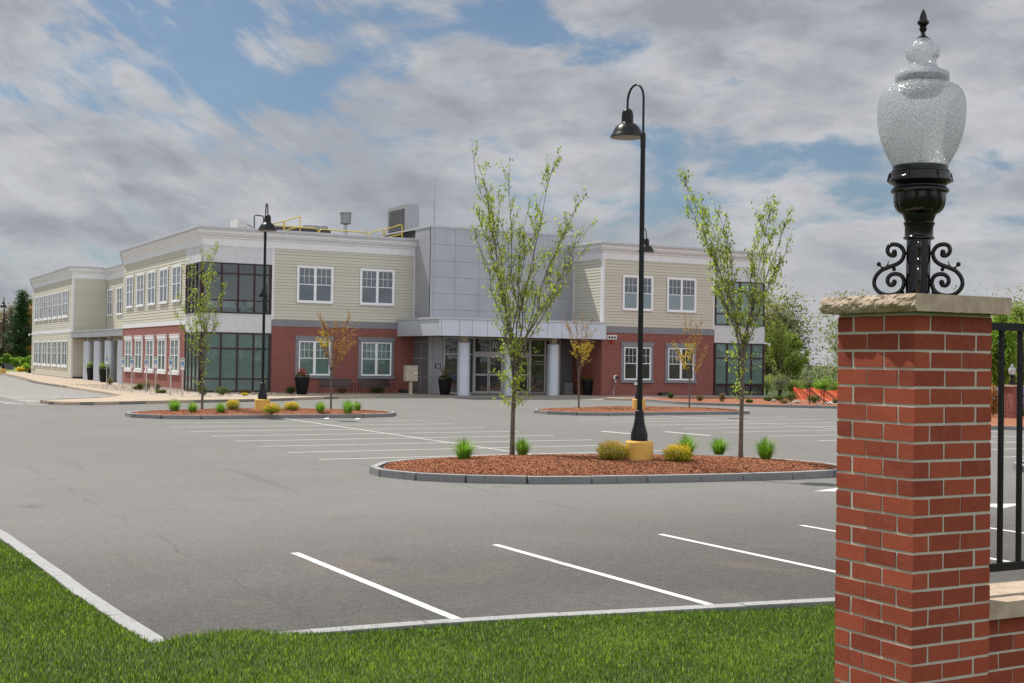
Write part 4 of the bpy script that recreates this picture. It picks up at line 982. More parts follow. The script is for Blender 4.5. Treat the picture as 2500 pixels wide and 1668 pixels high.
MB().lathe([(4.3*k, 0), (4.3*k, rp(843, 549, 88).z-RZ)], 20).build('pipe', M['alu'], t, smooth=30)
z0, z1 = rp(843, 547, 88).z-RZ, rp(843, 519, 88).z-RZ
MB().lathe([(4.3*k, z0-.05), (13*k, z0+.02), (13.4*k, z1-.1), (14.6*k, z1-.08), (14.6*k, z1), (12*k, z1+.02)], 28).build('drum', M['hvac'], t, smooth=30)
t = thing('roof_vent', 'short black round roof vent near the right end of the yellow rail', 'vent', (rp(911, 575, 85).x, 85, RZ)); MB().lathe([(.30, 0), (.30, .42), (.34, .44), (.34, .54), (.28, .57)], 22).build('cap', M['black'], t, smooth=30)
t = thing('pump_set', 'small dark pipework and gauges on the roof beside the louvred housing', 'machine', (rp(947, 575, 86).x, 86, RZ))
MB().box(-.3, .35, -.2, .3, .0, .5).build('housing', M['hvac'], t); MB().tube([(.3, 0, 0), (.3, 0, 1.2), (.42, 0, 1.25)], .06, 8).build('pipe', M['hvacd'], t); MB().box(-.25, -.05, -.25, -.2, .3, .9).box(.0, .18, -.25, -.2, .3, .9).build('gauge', M['black'], t)
# louvred housing
Yh = 84.5; a, b = rp(993, 585, Yh), rp(1021.5, 585, Yh); zt = rp(1005, 498.5, Yh).z-RZ
t = thing('louvred_housing', 'tall grey louvred housing on the roof next to the silver block', 'air intake', (a.x, Yh, RZ)); w = b.x-a.x
dY = 3.6
MB().box(0, w, 0, dY, .9, zt).build('cabinet', M['hvac'], t); MB().box(-.02, w+.01, -.03, .0, .0, zt-.03).build('front_panel', M['metal'], t)
MB().box(.02, w-.02, .02, dY-.05, 0, .9).build('base', M['trim'], t)
mb = MB()
for k in range(18): z = 1.0+k*(zt-1.2)/18; mb.add([(-.05, .5, z), (-.05, dY-.3, z), (0, dY-.3, z+.08), (0, .5, z+.08)], [(0, 1, 2, 3)])
mb.build('louvres', M['hvacd'], t)
t = thing('lightning_rod', 'thin antenna mast rising behind the silver block', 'antenna', (rp(1060, 551, 79).x, 79, 11.2)); z = rp(1060, 427, 79).z-11.2
MB().lathe([(.08, -.0), (.08, .06), (.03, .08), (.026, z*.55), (.012, z*.56), (.009, z)], 8).build('mast', M['hvac'], t)
# yellow guard rail
t = thing('roof_guard_rail', 'yellow tube safety rail along the edge of the flat roof', 'rail', (rp(780, 560, 81.2).x, 81.2, RZ), world=True)
def zr(x, y): return 640+x*.2043, 480+y*.2043
def rail(pts, Ys):
    P = []
    for (x, y), Y in zip(pts, Ys):
        if y is None: P.append(Vector((P[-1].x, Y, RZ))); continue
        P.append(rp(*zr(x, y), Y))
    return P
segs = [([(450, 370), (630, 382), (655, 388), (668, 405), (672, None)], [81.3]*5), ([(684, 430), (686, 408), (705, 394), (720, 393), (935, 408)], [81.3]*5), ([(935, 408), (1050, 417), (1220, 428), (1245, 435), (1262, 460), (1264, None)], [81.3]*6),
        ([(1270, 470), (1285, 437), (1300, 430), (1440, 392), (1452, 400), (1452, None)], [81.3, 81.3, 81.3, 83, 83, 83]), ([(1464, 470), (1462, 405), (1475, 392), (1655, 338), (1668, 342), (1674, 360), (1674, None)], [83, 83, 83, 81, 81, 81, 81]), ([(1475, 495), (1668, 450)], [83, 81]),
        ([(142, 325), (240, 295), (255, 303), (256, 410)], [84, 82.5, 82.5, 82.5]), ([(265, 400), (266, 300), (275, 292), (445, 240), (454, 246), (454, None)], [82.5, 82.5, 82.5, 81, 81, 81]), ([(256, 410), (450, 362)], [82.5, 81]), ([(142, 347), (256, 352), (450, 366)], [81.4, 81.4, 81.3])]
for pts, Ys in segs: MB().tube(rail(pts, Ys), .038, 8).build('rail', M['yellow'], t)

# ------------------------------------------------------------------ brick gate pillar with lamp, low wall and railing
pc = ray(2230, 1178)*5.95; PX, PY = pc.x, pc.y; L_ = .508; CH = .0855; PT = 2.745
PIL = thing('brick_pillar', 'tall red brick gate pillar with a rough stone cap in the foreground', 'pillar', (PX+L_/2, PY+L_/2, .1), world=True)
def brick_courses(mb, mo_, x0, y0, zt, n):
    bl, mj = .2032, .0125; hb = CH-.0135
    for r in range(n):
        z1 = zt-.012-r*CH; z0 = z1-hb
        Wb = [(0, .0966, 0, bl-mj), (0, .0966, bl, 2*bl-mj)]; Sb = [(.0966+mj, .0966+mj+.195, 0, .0966), (.0966+mj+bl, L_, 0, .0966)]
        bx = Wb+Sb; 
        bx = bx+[(L_-b_, L_-a_, L_-d_, L_-c_) for a_, b_, c_, d_ in bx]
        if r % 2: bx = [(c_, d_, a_, b_) for a_, b_, c_, d_ in bx]
        for a_, b_, c_, d_ in bx: mb.box(x0+a_, x0+b_, y0+c_, y0+d_, z0, z1, random.random(), .0016)
    mo_.box(x0+.0035, x0+L_-.0035, y0+.0035, y0+L_-.0035, zt-n*CH, zt)
b1, b2 = MB(), MB(); brick_courses(b1, b2, PX, PY, PT, 31)
b1.build('brickwork', M['brick'], PIL); b2.build('mortar', M['mortar'], PIL)
# cap: rock-faced on the west, sawn on the south
def capstone(x0, x1, y0, y1, z0, z1, rough_w=True):
    bm = bmesh.new(); nx, ny, nz = 60, 60, 9
    def face(fn, n1, n2, cond=True):
        vs = [[bm.verts.new(fn(i/n1, j/n2)) for j in range(n2+1)] for i in range(n1+1)]
        for i in range(n1):
            for j in range(n2): bm.faces.new((vs[i][j], vs[i+1][j], vs[i+1][j+1], vs[i][j+1]))
    face(lambda u, v: (x0+(x1-x0)*u, y0+(y1-y0)*v, z1), nx, ny); face(lambda u, v: (x0+(x1-x0)*v, y0+(y1-y0)*u, z0), ny, nx)
    face(lambda u, v: (x0, y1-(y1-y0)*u, z0+(z1-z0)*v), ny, nz); face(lambda u, v: (x1, y0+(y1-y0)*u, z0+(z1-z0)*v), ny, nz)
    face(lambda u, v: (x0+(x1-x0)*u, y0, z0+(z1-z0)*v), nx, nz); face(lambda u, v: (x1-(x1-x0)*u, y1, z0+(z1-z0)*v), nx, nz)
    bmesh.ops.remove_doubles(bm, verts=bm.verts, dist=.0004)
    from mathutils import noise as mn
    for v in bm.verts:
        x, y, z = v.co; e = max(0, 1-(x-x0)/.02) if rough_w else 0
        h = (z-z0)/(z1-z0)
        if e > 0:
            n_ = mn.fractal(Vector((x*8, y*22, z*34)), .8, 2.1, 5)*.010+mn.noise(Vector((1, y*9, z*12)))*.012
            v.co.x += (n_-.006+.010*(1-(2*h-1)**2))*e*-1+.014*max(0, .35-h)*e*2
            if h > .99: v.co.z += mn.noise(Vector((3, y*30, 0)))*.004
        if h < .01: v.co.z += mn.noise(Vector((x*22, y*22, 5)))*.003
        v.co += Vector((mn.noise(v.co*40+Vector((9, 0, 0))), mn.noise(v.co*40), mn.noise(v.co*40+Vector((0, 7, 0)))))*.0009
    return bm
bm = capstone(PX-.062, PX+L_+.062, PY-.062, PY+L_+.062, PT+.004, PT+.085)
me = bpy.data.meshes.new('capstone'); o0 = ORG[PIL]
for v in bm.verts: v.co -= o0
bmesh.ops.recalc_face_normals(bm, faces=bm.faces); bm.to_mesh(me); me.materials.append(M['stone']); o = bpy.data.objects.new('capstone', me); C.objects.link(o); o.parent = PIL
MB().box(PX+.012, PX+L_-.012, PY+.012, PY+L_-.012, PT-.014, PT+.010).build('mortar_bed', M['mortar'], PIL)
# lamp on the cap
LS = .000536*.985
def lamp_head(name, label):
    t = thing(name, label, 'lamp', (0, 0, 0)); z = lambda y: (2663-y)*LS; z2 = lambda y: (1245-y)*LS
    r = lambda v: v*LS
    P = [(r(q), z(y)) for q, y in ((72, 332), (60, 322), (30, 300), (22, 285), (20, 268), (34, 250), (36, 236), (30, 225), (34, 215), (30, 205), (46, 200), (54, 190), (56, 172), (50, 165), (36, 160), (37, 150), (33, 125), (24, 95), (12, 72), (3, 56))]
    MB().lathe(P, 20).build('finial', M['gloss'], t, smooth=30)
    Q = [(255, 1490), (275, 1450), (302, 1400), (330, 1350), (352, 1300), (370, 1250), (384, 1200), (395, 1150), (403, 1100), (408, 1050), (410, 1000), (410, 950), (405, 900), (392, 850), (372, 810), (345, 780), (305, 757), (262, 740), (250, 735), (252, 705), (252, 655), (243, 640), (200, 622), (165, 604), (140, 580), (127, 555), (127, 520), (140, 505), (155, 488), (157, 460), (157, 425), (152, 412), (112, 402), (96, 385), (90, 362), (80, 345), (72, 334)]
    out = [(r(a), z(b)) for a, b in Q]; th = .004
    mb = MB(); prof = out; n = 72; vs = [(a*math.cos(2*math.pi*i/n), a*math.sin(2*math.pi*i/n), b) for a, b in prof for i in range(n)]
    m_ = len(prof); fs = [(k*n+i, k*n+(i+1) % n, (k+1)*n+(i+1) % n, (k+1)*n+i) for k in range(m_-1) for i in range(n)]
    mb.add(vs, fs); mb.build('globe', M['globe'], t, smooth=35)
    # reflector and lamp tube inside
    MB().lathe([(r(232), z(712)), (r(238), z(700)), (r(238), z(672)), (r(225), z(668))], 48).build('reflector_ring', M['hvacd'], t, smooth=30)
    MB().lathe([(r(150), z(845)), (r(190), z(800)), (r(205), z(770)), (r(195), z(762))], 40).build('reflector', M['hvac'], t, smooth=30)
    MB().lathe([(r(50), z(1490)), (r(44), z(1430)), (r(12), z(1400)), (r(9), z(1180)), (r(3), z(1170))], 16).build('bulb_holder', M['white'], t, smooth=30)
    B = [(250, 58), (258, 66), (258, 98), (270, 106), (275, 118), (272, 125), (276, 134), (280, 165), (292, 180), (296, 200), (288, 212), (262, 222), (248, 232), (240, 246), (240, 254), (258, 262), (270, 275), (270, 292), (258, 304), (241, 310), (242, 345), (240, 385), (232, 425), (214, 458), (186, 482), (160, 494), (152, 502), (150, 510), (146, 520), (140, 540), (130, 562), (140, 566), (146, 576), (142, 588), (136, 598), (132, 610), (131, 690), (136, 698), (144, 705), (144, 718), (120, 726)]
    MB().lathe([(r(a), z2(b)) for a, b in reversed(B)], 96, flute=(z2(480), z2(318), 14, .035)).build('fitter', M['gloss'], t, smooth=28)
    mb = MB()
    for k in range(6):
        a = k*math.pi/3+.35; c, s = math.cos(a), math.sin(a); mb.tube([(r(276)*c, r(276)*s, z2(125)), (r(288)*c, r(288)*s, z2(165)), (r(296)*c, r(296)*s, z2(205))], r(13), 8)
    mb.build('clip', M['gloss'], t, smooth=30)
    mb = MB(); n = 96; rr = []
    for k, (q, y) in enumerate(((112, 725), (112, 1228))):
        for i in range(n): rr.append((r(q*(1-.05*abs(math.sin(8*math.pi*i/n))))*math.cos(2*math.pi*i/n), r(q*(1-.05*abs(math.sin(8*math.pi*i/n))))*math.sin(2*math.pi*i/n), z2(y)))
    mb.add(rr, [((i+1) % n, i, n+i, n+(i+1) % n) for i in range(n)]); mb.build('shaft', M['gloss'], t, smooth=40)
    MB().lathe([(r(255), 0), (r(255), r(12)), (r(245), r(18)), (r(125), r(20))], 40).build('base_plate', M['gloss'], t, smooth=30)
    for k in range(4):
        a = k*math.pi/2+.3; MB().lathe([(r(17), r(18)), (r(17), r(60)), (r(8), r(62))], 6, r(158)*math.cos(a), r(158)*math.sin(a)).build('anchor_bolt', M['gloss'], t)
    path = [(1190, 838), (1180, 862), (1210, 868), (1240, 850), (1252, 815), (1237, 780), (1200, 766), (1150, 774), (1112, 805), (1097, 850), (1115, 905), (1160, 943), (1225, 968), (1300, 1000), (1350, 1050), (1370, 1110), (1352, 1168), (1300, 1212), (1230, 1226), (1160, 1212), (1110, 1172), (1092, 1110), (1108, 1060), (1150, 1035), (1205, 1038), (1240, 1068), (1244, 1105), (1222, 1134), (1188, 1130), (1182, 1108)]
    for k in range(4):
        a = R(45)+k*math.pi/2; c, s = math.cos(a), math.sin(a); T3 = lambda p: Vector((r(p[0]-965)*c, r(p[0]-965)*s, z2(p[1])))
        mb = MB(); mb.tube([T3(tuple(p.xy)) for p in smooth_path(path, 4)], r(20), 10)
        for bx, by, br in ((1187, 836, 26), (1182, 1108, 26), (1330, 945, 22), (1187, 990, 20)): q = T3((bx, by)); mb.add([tuple(q+Vector(p)*r(br)) for p in SPH[0]], SPH[1])
        mb.tube([T3((1262, 985)), T3((1300, 975)), T3((1328, 950))], [r(9), r(9), r(8)], 8); mb.tube([T3((1230, 968)), T3((1205, 965)), T3((1188, 988))], r(8), 8); mb.tube([T3((1265, 980)), T3((1245, 948)), T3((1238, 908))], [r(11), r(7), r(1)], 8)
        for yy in (845, 1110): mb.tube([T3((1070, yy)), T3((1100, yy))], r(15), 8)
        mb.build('scroll_bracket', M['gloss'], t, smooth=40)
    return t
_s = MB().ball((0, 0, 0), 1, 12); SPH = (_s.v, _s.f)
LH = lamp_head('lamp', 'big urn shaped clear globe lamp on scrolled black brackets atop the near brick pillar')
LH.location = (PX+L_/2+.015, PY+L_/2-.008, PT+.087); LH.scale = (.965, .965, 1.03); LH.rotation_euler = Matrix.Rotation(R(.6), 3, fw).to_euler()
# low wall east of the pillar and railing
WY = PY+.115
LW = thing('low_brick_wall', 'low red brick wall with a pale stone coping running right from the near pillar', 'wall', (PX+2, WY+.15, .1), world=True)
b1, b2 = MB(), MB(); zt = 1.262
for r_ in range(14):
    z1 = zt-.012-r_*CH; x = PX+L_+.004-(.10 if r_ % 2 else 0)
    while x < 9.5:
        a_, b_ = max(x, PX+L_+.004), x+.1932
        if b_-a_ > .03:
            b1.box(a_, b_, WY, WY+.0966, z1-CH+.0125, z1, random.random(), .0015)
            b1.box(a_, b_, WY+.2034, WY+.30, z1-CH+.0125, z1, random.random(), .0015)
        x += .2032
b2.box(PX+L_+.002, 9.5, WY+.0035, WY+.2965, zt-14*CH, zt); b1.build('brickwork', M['brick'], LW); b2.build('mortar', M['mortar'], LW)
mb = MB()
for k in range(5): mb.box(PX+L_+.003+k*.95, PX+L_+.945+k*.95, WY-.05, WY+.35, zt+.002, zt+.085, .5, .003)
mb.build('coping', M['stone'], LW)
RL = thing('metal_railing', 'black square bar railing above the low brick wall', 'railing', (PX+2, WY+.15, 1.4), world=True)
yc = WY+.15; mb = MB().box(PX+L_+.002, 9.4, yc-.016, yc+.016, 2.685, 2.725); mb.build('top_rail', M['blackmatt'], RL)
MB().box(PX+L_+.002, 9.4, yc-.014, yc+.014, 1.455, 1.495).build('bottom_rail', M['blackmatt'], RL)
xb = onY(2443, 1100, yc).x; stp = onY(2488.5, 1100, yc).x-xb; k = 0
while xb+k*stp < 9.3:
    x = xb+k*stp; MB().box(x-.0105, x+.0105, yc-.0105, yc+.0105, 1.495, 2.685).build('bar', M['blackmatt'], RL); k += 1

# ------------------------------------------------------------------ lot lamps
def lot_lamp(label):
    t = thing('lamp_post', label, 'street lamp', (0, 0, 0), 0, 'gooseneck lamps of the parking lot')
    MB().lathe([(.32, -.1), (.32, .47), (.30, .50), (.27, .505)], 40).build('plinth', M['plinth'], t, smooth=30)
    MB().lathe([(.19, .50), (.19, .66), (.182, .68), (.165, .74), (.13, .86), (.108, 1.0), (.094, 1.18), (.09, 1.17), (.066, 1.19)], 28).build('flared_base', M['lampmetal'], t, smooth=30)
    MB().lathe([(.062, .9), (.055, 7.2)], 20).build('pole', M['lampmetal'], t, smooth=30)
    MB().lathe([(.062, 7.16), (.062, 7.42), (.055, 7.45), (.058, 7.46), (.03, 7.52)], 20).build('collar', M['lampmetal'], t, smooth=30)
    RR = .60; P = [(0, 0, 7.45), (0, 0, 8.2)]+[(RR/2-RR/2*math.cos(math.pi*k/12), 0, 8.28+.36*math.sin(math.pi*k/12)) for k in range(13)]+[(RR, 0, 8.12)]
    MB().tube(P, .026, 10).build('arm', M['lampmetal'], t, smooth=40)
    pr = [(.38, 7.47), (.395, 7.475), (.372, 7.53), (.352, 7.555), (.335, 7.60), (.28, 7.70), (.21, 7.77), (.15, 7.80), (.137, 7.82), (.137, 7.98), (.132, 7.99), (.132, 8.0), (.128, 8.04), (.11, 8.09), (.07, 8.13), (.03, 8.145)]
    MB().lathe(pr, 36, RR, 0).build('shade', M['lampmetal'], t, smooth=30); o = MB().lathe([(.36, 7.465), (.30, 7.455), (.12, 7.44)], 30, RR).build('lens', M['soffit'], t)
    return t
pA = g(1566, 1133, .20); lampA = lot_lamp('tall dark gooseneck lamp with its yellow plinth on the nearest island'); lampA.location = (pA.x+.1, pA.y+.25, .2)
def aimed(lat): # arm heading whose sideways share (camera right) is lat
    return lat
av = math.atan2(fw.y, fw.x)          # heading of the view
lampA.rotation_euler.z = av+R(32); lampA.scale = (1, 1, 1.0)
pB = g(640, 1005, .2); dup(lampA, (pB.x+.1, pB.y+.3, .2), av+math.pi+R(19), 'dark gooseneck lamp on the left island, before the glazed corner')
pC = g(1564, 1001, .2); dup(lampA, (pC.x+.1, pC.y+.3, .2), av+math.pi+R(19), 'dark gooseneck lamp on the right island, mostly hidden by the nearest lamp post')
pD = g(3, 909, .1); dup(lampA, (19.25, 157, .12), av+math.pi+R(12), 'distant dark lamp at the left edge of the photo past the far wing')

# ------------------------------------------------------------------ trees
Rt = Vector((rt0.x, rt0.y, 0)); Fd = Vector((math.sin(YAW), math.cos(YAW), 0))
def leaves_np(pts, size, droop=.9, asp=.55, tint_f=None, fold=.3):
    n = len(pts); P = np.array(pts)[:, :3]
    yaw = rng.uniform(0, 2*np.pi, n); pit = rng.normal(-droop, .5, n); s = size*rng.uniform(.6, 1.25, n)
    d = np.stack([np.cos(yaw)*np.cos(pit), np.sin(yaw)*np.cos(pit), np.sin(pit)], 1); sd = np.stack([-np.sin(yaw), np.cos(yaw), rng.normal(0, .3, n)], 1)
    sd /= np.linalg.norm(sd, axis=1)[:, None]; nm = np.cross(d, sd)
    w = (s*asp/2)[:, None]; L = s[:, None]
    a = P; b = P+d*L*.45+sd*w+nm*L*fold*.2; c = P+d*L+nm*L*(-fold)*.3; e = P+d*L*.45-sd*w+nm*L*fold*.2
    V = np.stack([a, b, c, e], 1).reshape(-1, 3); k = np.arange(n)*4
    F = np.concatenate([np.stack([k, k+1, k+2], 1), np.stack([k, k+2, k+3], 1)])
    t = np.clip(rng.normal(.5, .24, n), 0, 1) if tint_f is None else tint_f(P)
    return V, F, np.repeat(t, 4)
def tree(name, label, loc, fork, tr, tips, leafm, barkm, lsize, tw_n, lf_n, group=None, depth=.5, tw_len=.22, bare=0., zones=None, leafbase=None, bow=.5, sub=3, lspread=.03, tw_r=.006, low=.25):
    """vase shaped tree: limbs run from the fork to the given tips (sideways m, height m)"""
    t = thing(name, label, 'tree', loc, 0, group)
    tb = MB(); br = MB(); P = []
    lean = Rt*random.uniform(-.05, .05)
    trunk = [Vector((0, 0, -.12)), lean*.3+Vector((0, 0, fork*.5)), lean+Vector((0, 0, fork)), lean*1.3+Vector((0, 0, fork*1.35))]
    tb.tube(smooth_path(trunk, 3), [tr*(1.25 if i == 0 else 1.0-.05*i) for i in range(len(smooth_path(trunk, 3)))], 10)
    zmax = max(h for _, h in tips)
    for dx_, h in tips:
        zs = fork*random.uniform(.85, 1.3); st = lean*(zs/fork)+Vector((0, 0, zs))
        end = Rt*dx_+Fd*random.uniform(-depth, depth)+Vector((0, 0, h))
        ctl = st+Vector(((end-st).x*.36, (end-st).y*.36, (h-zs)*bow))
        Lb = (end-st).length; limb = bez(st, ctl, end, 9); r0 = tr*.27*(Lb/zmax)**.5
        jit = [p+Vector((random.gauss(0, .012*Lb), random.gauss(0, .012*Lb), 0))*(0 < i < 8) for i, p in enumerate(limb)]
        br.tube(jit, [r0*(1-.86*i/8)+tw_r*.4 for i in range(9)], 6)
        def twig(o, d, ln, r, lvl):
            e = o+d*ln+Vector((0, 0, ln*.12)); mid = (o+e)/2+Vector([random.gauss(0, ln*.05) for _ in range(3)])
            br.tube([o, mid, e], [r, r*.7, r*.35], 3, cap=False)
            nl = max(1, int(lf_n*(ln/.8)*random.uniform(.6, 1.3)))
            for _ in range(nl):
                s = 1.05-.9*random.random()**1.6; q = o+(e-o)*s; P.append(tuple(q+Vector([random.gauss(0, lspread) for _ in range(3)])))
            if lvl > 0:
                for _ in range(sub):
                    s = random.uniform(.25, .95); dd = (d+Vector([random.gauss(0, .38) for _ in range(3)])+Vector((0, 0, .1))).normalized(); twig(o+(e-o)*s, dd, ln*random.uniform(.35, .6), r*.6, lvl-1)
        for k in range(tw_n):
            s = random.uniform(low**1.6, 1)**.62; i = min(7, int(s*8)); o = jit[i].lerp(jit[i+1], s*8-i); tg = (jit[i+1]-jit[i]).normalized()
            side = Vector([random.gauss(0, 1) for _ in range(3)]); side = (side-tg*side.dot(tg)).normalized(); side.z *= .4
            twig(o, (tg+side*random.uniform(.25, .75)).normalized(), Lb*tw_len*random.uniform(.4, 1.1)*(1.15-.6*s), tw_r, 1)
        twig(jit[-1], (jit[-1]-jit[-2]).normalized(), Lb*.07, tw_r*.6, 0)
    if leafbase:          # shoots on the lower trunk
        for _ in range(leafbase[0]):
            z = random.uniform(leafbase[1], leafbase[2]); a = random.uniform(0, 6.28); ln = random.uniform(.15, leafbase[3]); d = Vector((math.cos(a), math.sin(a), .55)).normalized()
            e = Vector((0, 0, z))+d*ln; br.tube([(0, 0, z), e], [.006, .003], 3, cap=False)
            for _ in range(int(7*ln/.3)+2): P.append(tuple(Vector((0, 0, z)).lerp(e, random.uniform(.3, 1.1))+Vector([random.gauss(0, .04) for _ in range(3)])))
    tb.build('trunk', barkm, t, smooth=60); br.build('branches', barkm, t, smooth=60)
    P = np.array(P)
    if bare: P = P[rng.random(len(P)) > bare]
    if zones:           # (material, test)
        rest = np.ones(len(P), bool)
        for zm, fn, nm in zones:
            k = fn(P) & rest; rest &= ~k
            if k.any(): V, F, T = leaves_np(P[k], lsize*1.5); npmesh('crown', V, F, T, zm, t)
        P = P[rest]
    if len(P): V, F, T = leaves_np(P, lsize); npmesh('crown', V, F, T, leafm, t)
    return t
K = 1.0638
pT = g(1250, 1108, .25); s = mpp(pT)*K
T1 = [(x*s, h*s) for x, h in ((-100, 690), (-70, 620), (-82, 655), (-15, 650), (-40, 600), (85, 662), (60, 600), (30, 560), (150, 596), (128, 540), (172, 528), (160, 470), (-88, 560), (-92, 505), (-60, 480), (10, 500), (100, 480), (-30, 380), (40, 400))]
tree('young_tree', 'tallest green leafing young tree, on the left half of the nearest island', (pT.x, pT.y, .22), 170*s, .062, T1, M['leaf'], M['bark2'], .080, 19, 17, 'young trees on the parking islands', 1.1, .13, leafbase=(85, 1.15, 2.9, .6), lspread=.035)
pT = g(1808, 1115, .25); s = mpp(pT)*K
T2 = [(x*s, h*s) for x, h in ((-142, 628), (-128, 590), (-90, 580), (-66, 585), (-100, 520), (-50, 520), (62, 575), (80, 560), (108, 560), (95, 500), (35, 545), (-20, 450), (20, 420), (85, 450))]
tree('young_tree', 'green leafing tree with a crooked pale trunk, right half of the nearest island', (pT.x, pT.y, .22), 200*s, .06, T2, M['leaf'], M['bark2'], .080, 20, 19, 'young trees on the parking islands', .7, .15, leafbase=(40, 1.3, 3.3, .5), lspread=.035)
pT = g(493, 1001, .2); s = mpp(pT)*K
T3 = [(x*s, h*s) for x, h in ((-12, 368), (30, 362), (-48, 315), (48, 280), (-60, 262), (14, 345), (-25, 330), (-72, 225), (40, 235), (0, 300))]
tree('young_tree', 'green leafing tree at the left end of the left island', (pT.x, pT.y, .2), 85*s, .058, T3, M['leaf'], M['bark2'], .085, 18, 16, 'young trees on the parking islands', .6, .15, leafbase=(22, 1.0, 3.0, .5), lspread=.04)
pT = g(808, 999, .2); s = mpp(pT)*K
T4 = [(x*s, h*s) for x, h in ((-30, 216), (-20, 190), (10, 200), (40, 208), (58, 190), (60, 165), (-36, 160), (25, 175), (38, 140))]
zy = lambda lo, hi, x0, x1, pr=1.: (lambda P: (P[:, 2] > lo) & (P[:, 2] < hi) & ((P[:, 0]*Rt.x+P[:, 1]*Rt.y) > x0) & ((P[:, 0]*Rt.x+P[:, 1]*Rt.y) < x1) & (rng.random(len(P)) < pr))
tree('young_tree', 'nearly bare orange budding tree at the right end of the left island', (pT.x, pT.y, .2), 70*s, .05, T4, M['leafo'], M['bark2'], .05, 26, 22, 'young trees on the parking islands', .5, .2, zones=[(M['leafy'], zy(145*s, 180*s, -40*s, -8*s), 'y')], lspread=.02)
pT = g(1413, 997, .2); s = mpp(pT)*K
T5 = [(x*s, h*s) for x, h in ((-32, 200), (-12, 205), (6, 206), (26, 200), (33, 178), (-22, 180), (12, 180), (30, 140))]
tree('young_tree', 'budding tree with a yellow clump halfway up, left end of the right island', (pT.x, pT.y, .2), 65*s, .05, T5, M['leafo'], M['bark2'], .05, 20, 16, 'young trees on the parking islands', .5, .18, zones=[(M['leafy'], zy(85*s, 150*s, -26*s, 34*s), 'y')], lspread=.03)
pT = g(1683, 997, .2); s = mpp(pT)*K
T6 = [(x*s, h*s) for x, h in ((-14, 206), (4, 208), (22, 204), (14, 190), (-34, 148), (38, 140), (30, 120), (-22, 120), (26, 100))]
tree('young_tree', 'budding yellow tree with spread branches before the brick, right end of the right island', (pT.x, pT.y, .2), 58*s, .048, T6, M['leafo'], M['bark2'], .055, 20, 18, 'young trees on the parking islands', .5, .18, zones=[(M['leafy'], zy(55*s, 150*s, -42*s, 10*s), 'y')], lspread=.03)

# background trees
def bgtree(label, x, y, base_px, Y_scale, h_px, w_px, leafm, lsize, ntips, name='deciduous_tree', lf=10, barkm=None, bare=0., loc=None, forkf=.18, group='trees beyond the right end of the building', tw_n=14):
    loc = loc or g(x, base_px, .1); s = mpp(loc); h = h_px*s*.94; w = w_px*s
    tips = [(random.uniform(-1, 1), 0) for _ in range(ntips)]; tips = [(a*w/2, h*(1-.42*abs(a)**1.6)*random.uniform(.82, 1.0)) for a, _ in tips]
    return tree(name, label, (loc.x, loc.y, .0), h*forkf, h*.017, tips, leafm, barkm or M['bark'], lsize, tw_n, lf*3, group, w*.45, .3, bow=.35, sub=4, lspread=h*.022, tw_r=.012, bare=bare, low=.12)
bgtree('feathery light green tree beside the right end of the building', 0, 0, 0, 0, 205, 105, M['leafw'], .11, 18, loc=Vector((66, 78, 0)), lf=4, forkf=.28)
bgtree('upright pale green tree partly behind the right end of the building', 0, 0, 0, 0, 235, 90, M['leafb'], .16, 16, loc=Vector((69.5, 92, 0)), lf=5)
bgtree('wide willowy green tree behind the orange safety fence', 0, 0, 0, 0, 208, 165, M['leafw'], .10, 24, loc=Vector((67.5, 71.2, 0)), lf=4, forkf=.10)
bgtree('bare purple budded tree beside the near pillar', 0, 0, 0, 0, 230, 110, M['twigp'], .10, 14, loc=Vector((84, 78, 0)), lf=3)
for x, y, lb, lm, h in ((100, 102, 'brown green tree deep behind the feathery trees', 'wood', 170), (94, 96, 'dull green tree deep behind the orange fence', 'wood', 150), (84, 98, 'bushy green tree between the two feathery trees', 'leafw', 135)):
    bgtree(lb, 0, 0, 0, 0, h, 120, M[lm], .3, 14, loc=Vector((x, y, 0)), lf=6)
# trees seen through the railing
for px, d, hp, lm, lb in ((2438, 78, 250, 'leafb', 'bright green tree seen through the railing next to the near pillar'), (2478, 88, 262, 'leafw', 'olive green tree seen between the railing bars'), (2515, 82, 240, 'leafw', 'olive green tree at the right edge of the photo')):
    q = ray(px, 900); q = Vector((q.x, q.y, 0)).normalized()*d; bgtree(lb, 0, 0, 0, 0, hp, 90, M[lm], .22, 16, loc=q, lf=7, group='trees seen through the railing')
# conifers
def pine(label, loc, h, w, group='tall trees at the far left'):
    t = thing('pine_tree', label, 'tree', loc, 0, group); MB().tube([(0, 0, -.2), (0, 0, h*.5), (0, 0, h)], [h*.018, h*.012, .03], 8).build('trunk', M['pine_bark'], t)
    br = MB(); P = []
    for k in range(150):
        f = (k/150)**.9; z = h*(.12+.87*f); ln = w/2*(1-f)**.6*random.uniform(.45, 1.1)*(.5 if f < .18 else 1); a = random.uniform(0, 6.28); d = Vector((math.cos(a), math.sin(a), random.uniform(-.05, .35)))
        e = Vector((0, 0, z))+d*ln; br.tube([(0, 0, z), e], [.05, .015], 3, cap=False)
        for _ in range(int(95*ln/(w/2))+16):
            s = random.uniform(.2, 1.05); q = Vector((0, 0, z)).lerp(e, s); P.append(tuple(q+Vector((random.gauss(0, .05*w), random.gauss(0, .05*w), random.gauss(0, .03*w)))))
    br.build('branches', M['pine_bark'], t); V, F, T = leaves_np(P, h*.035, .1, .4); npmesh('crown', V, F, T, M['needle'], t); return t
def at(px, d): q = ray(px, 860); return Vector((q.x, q.y, 0)).normalized()*d
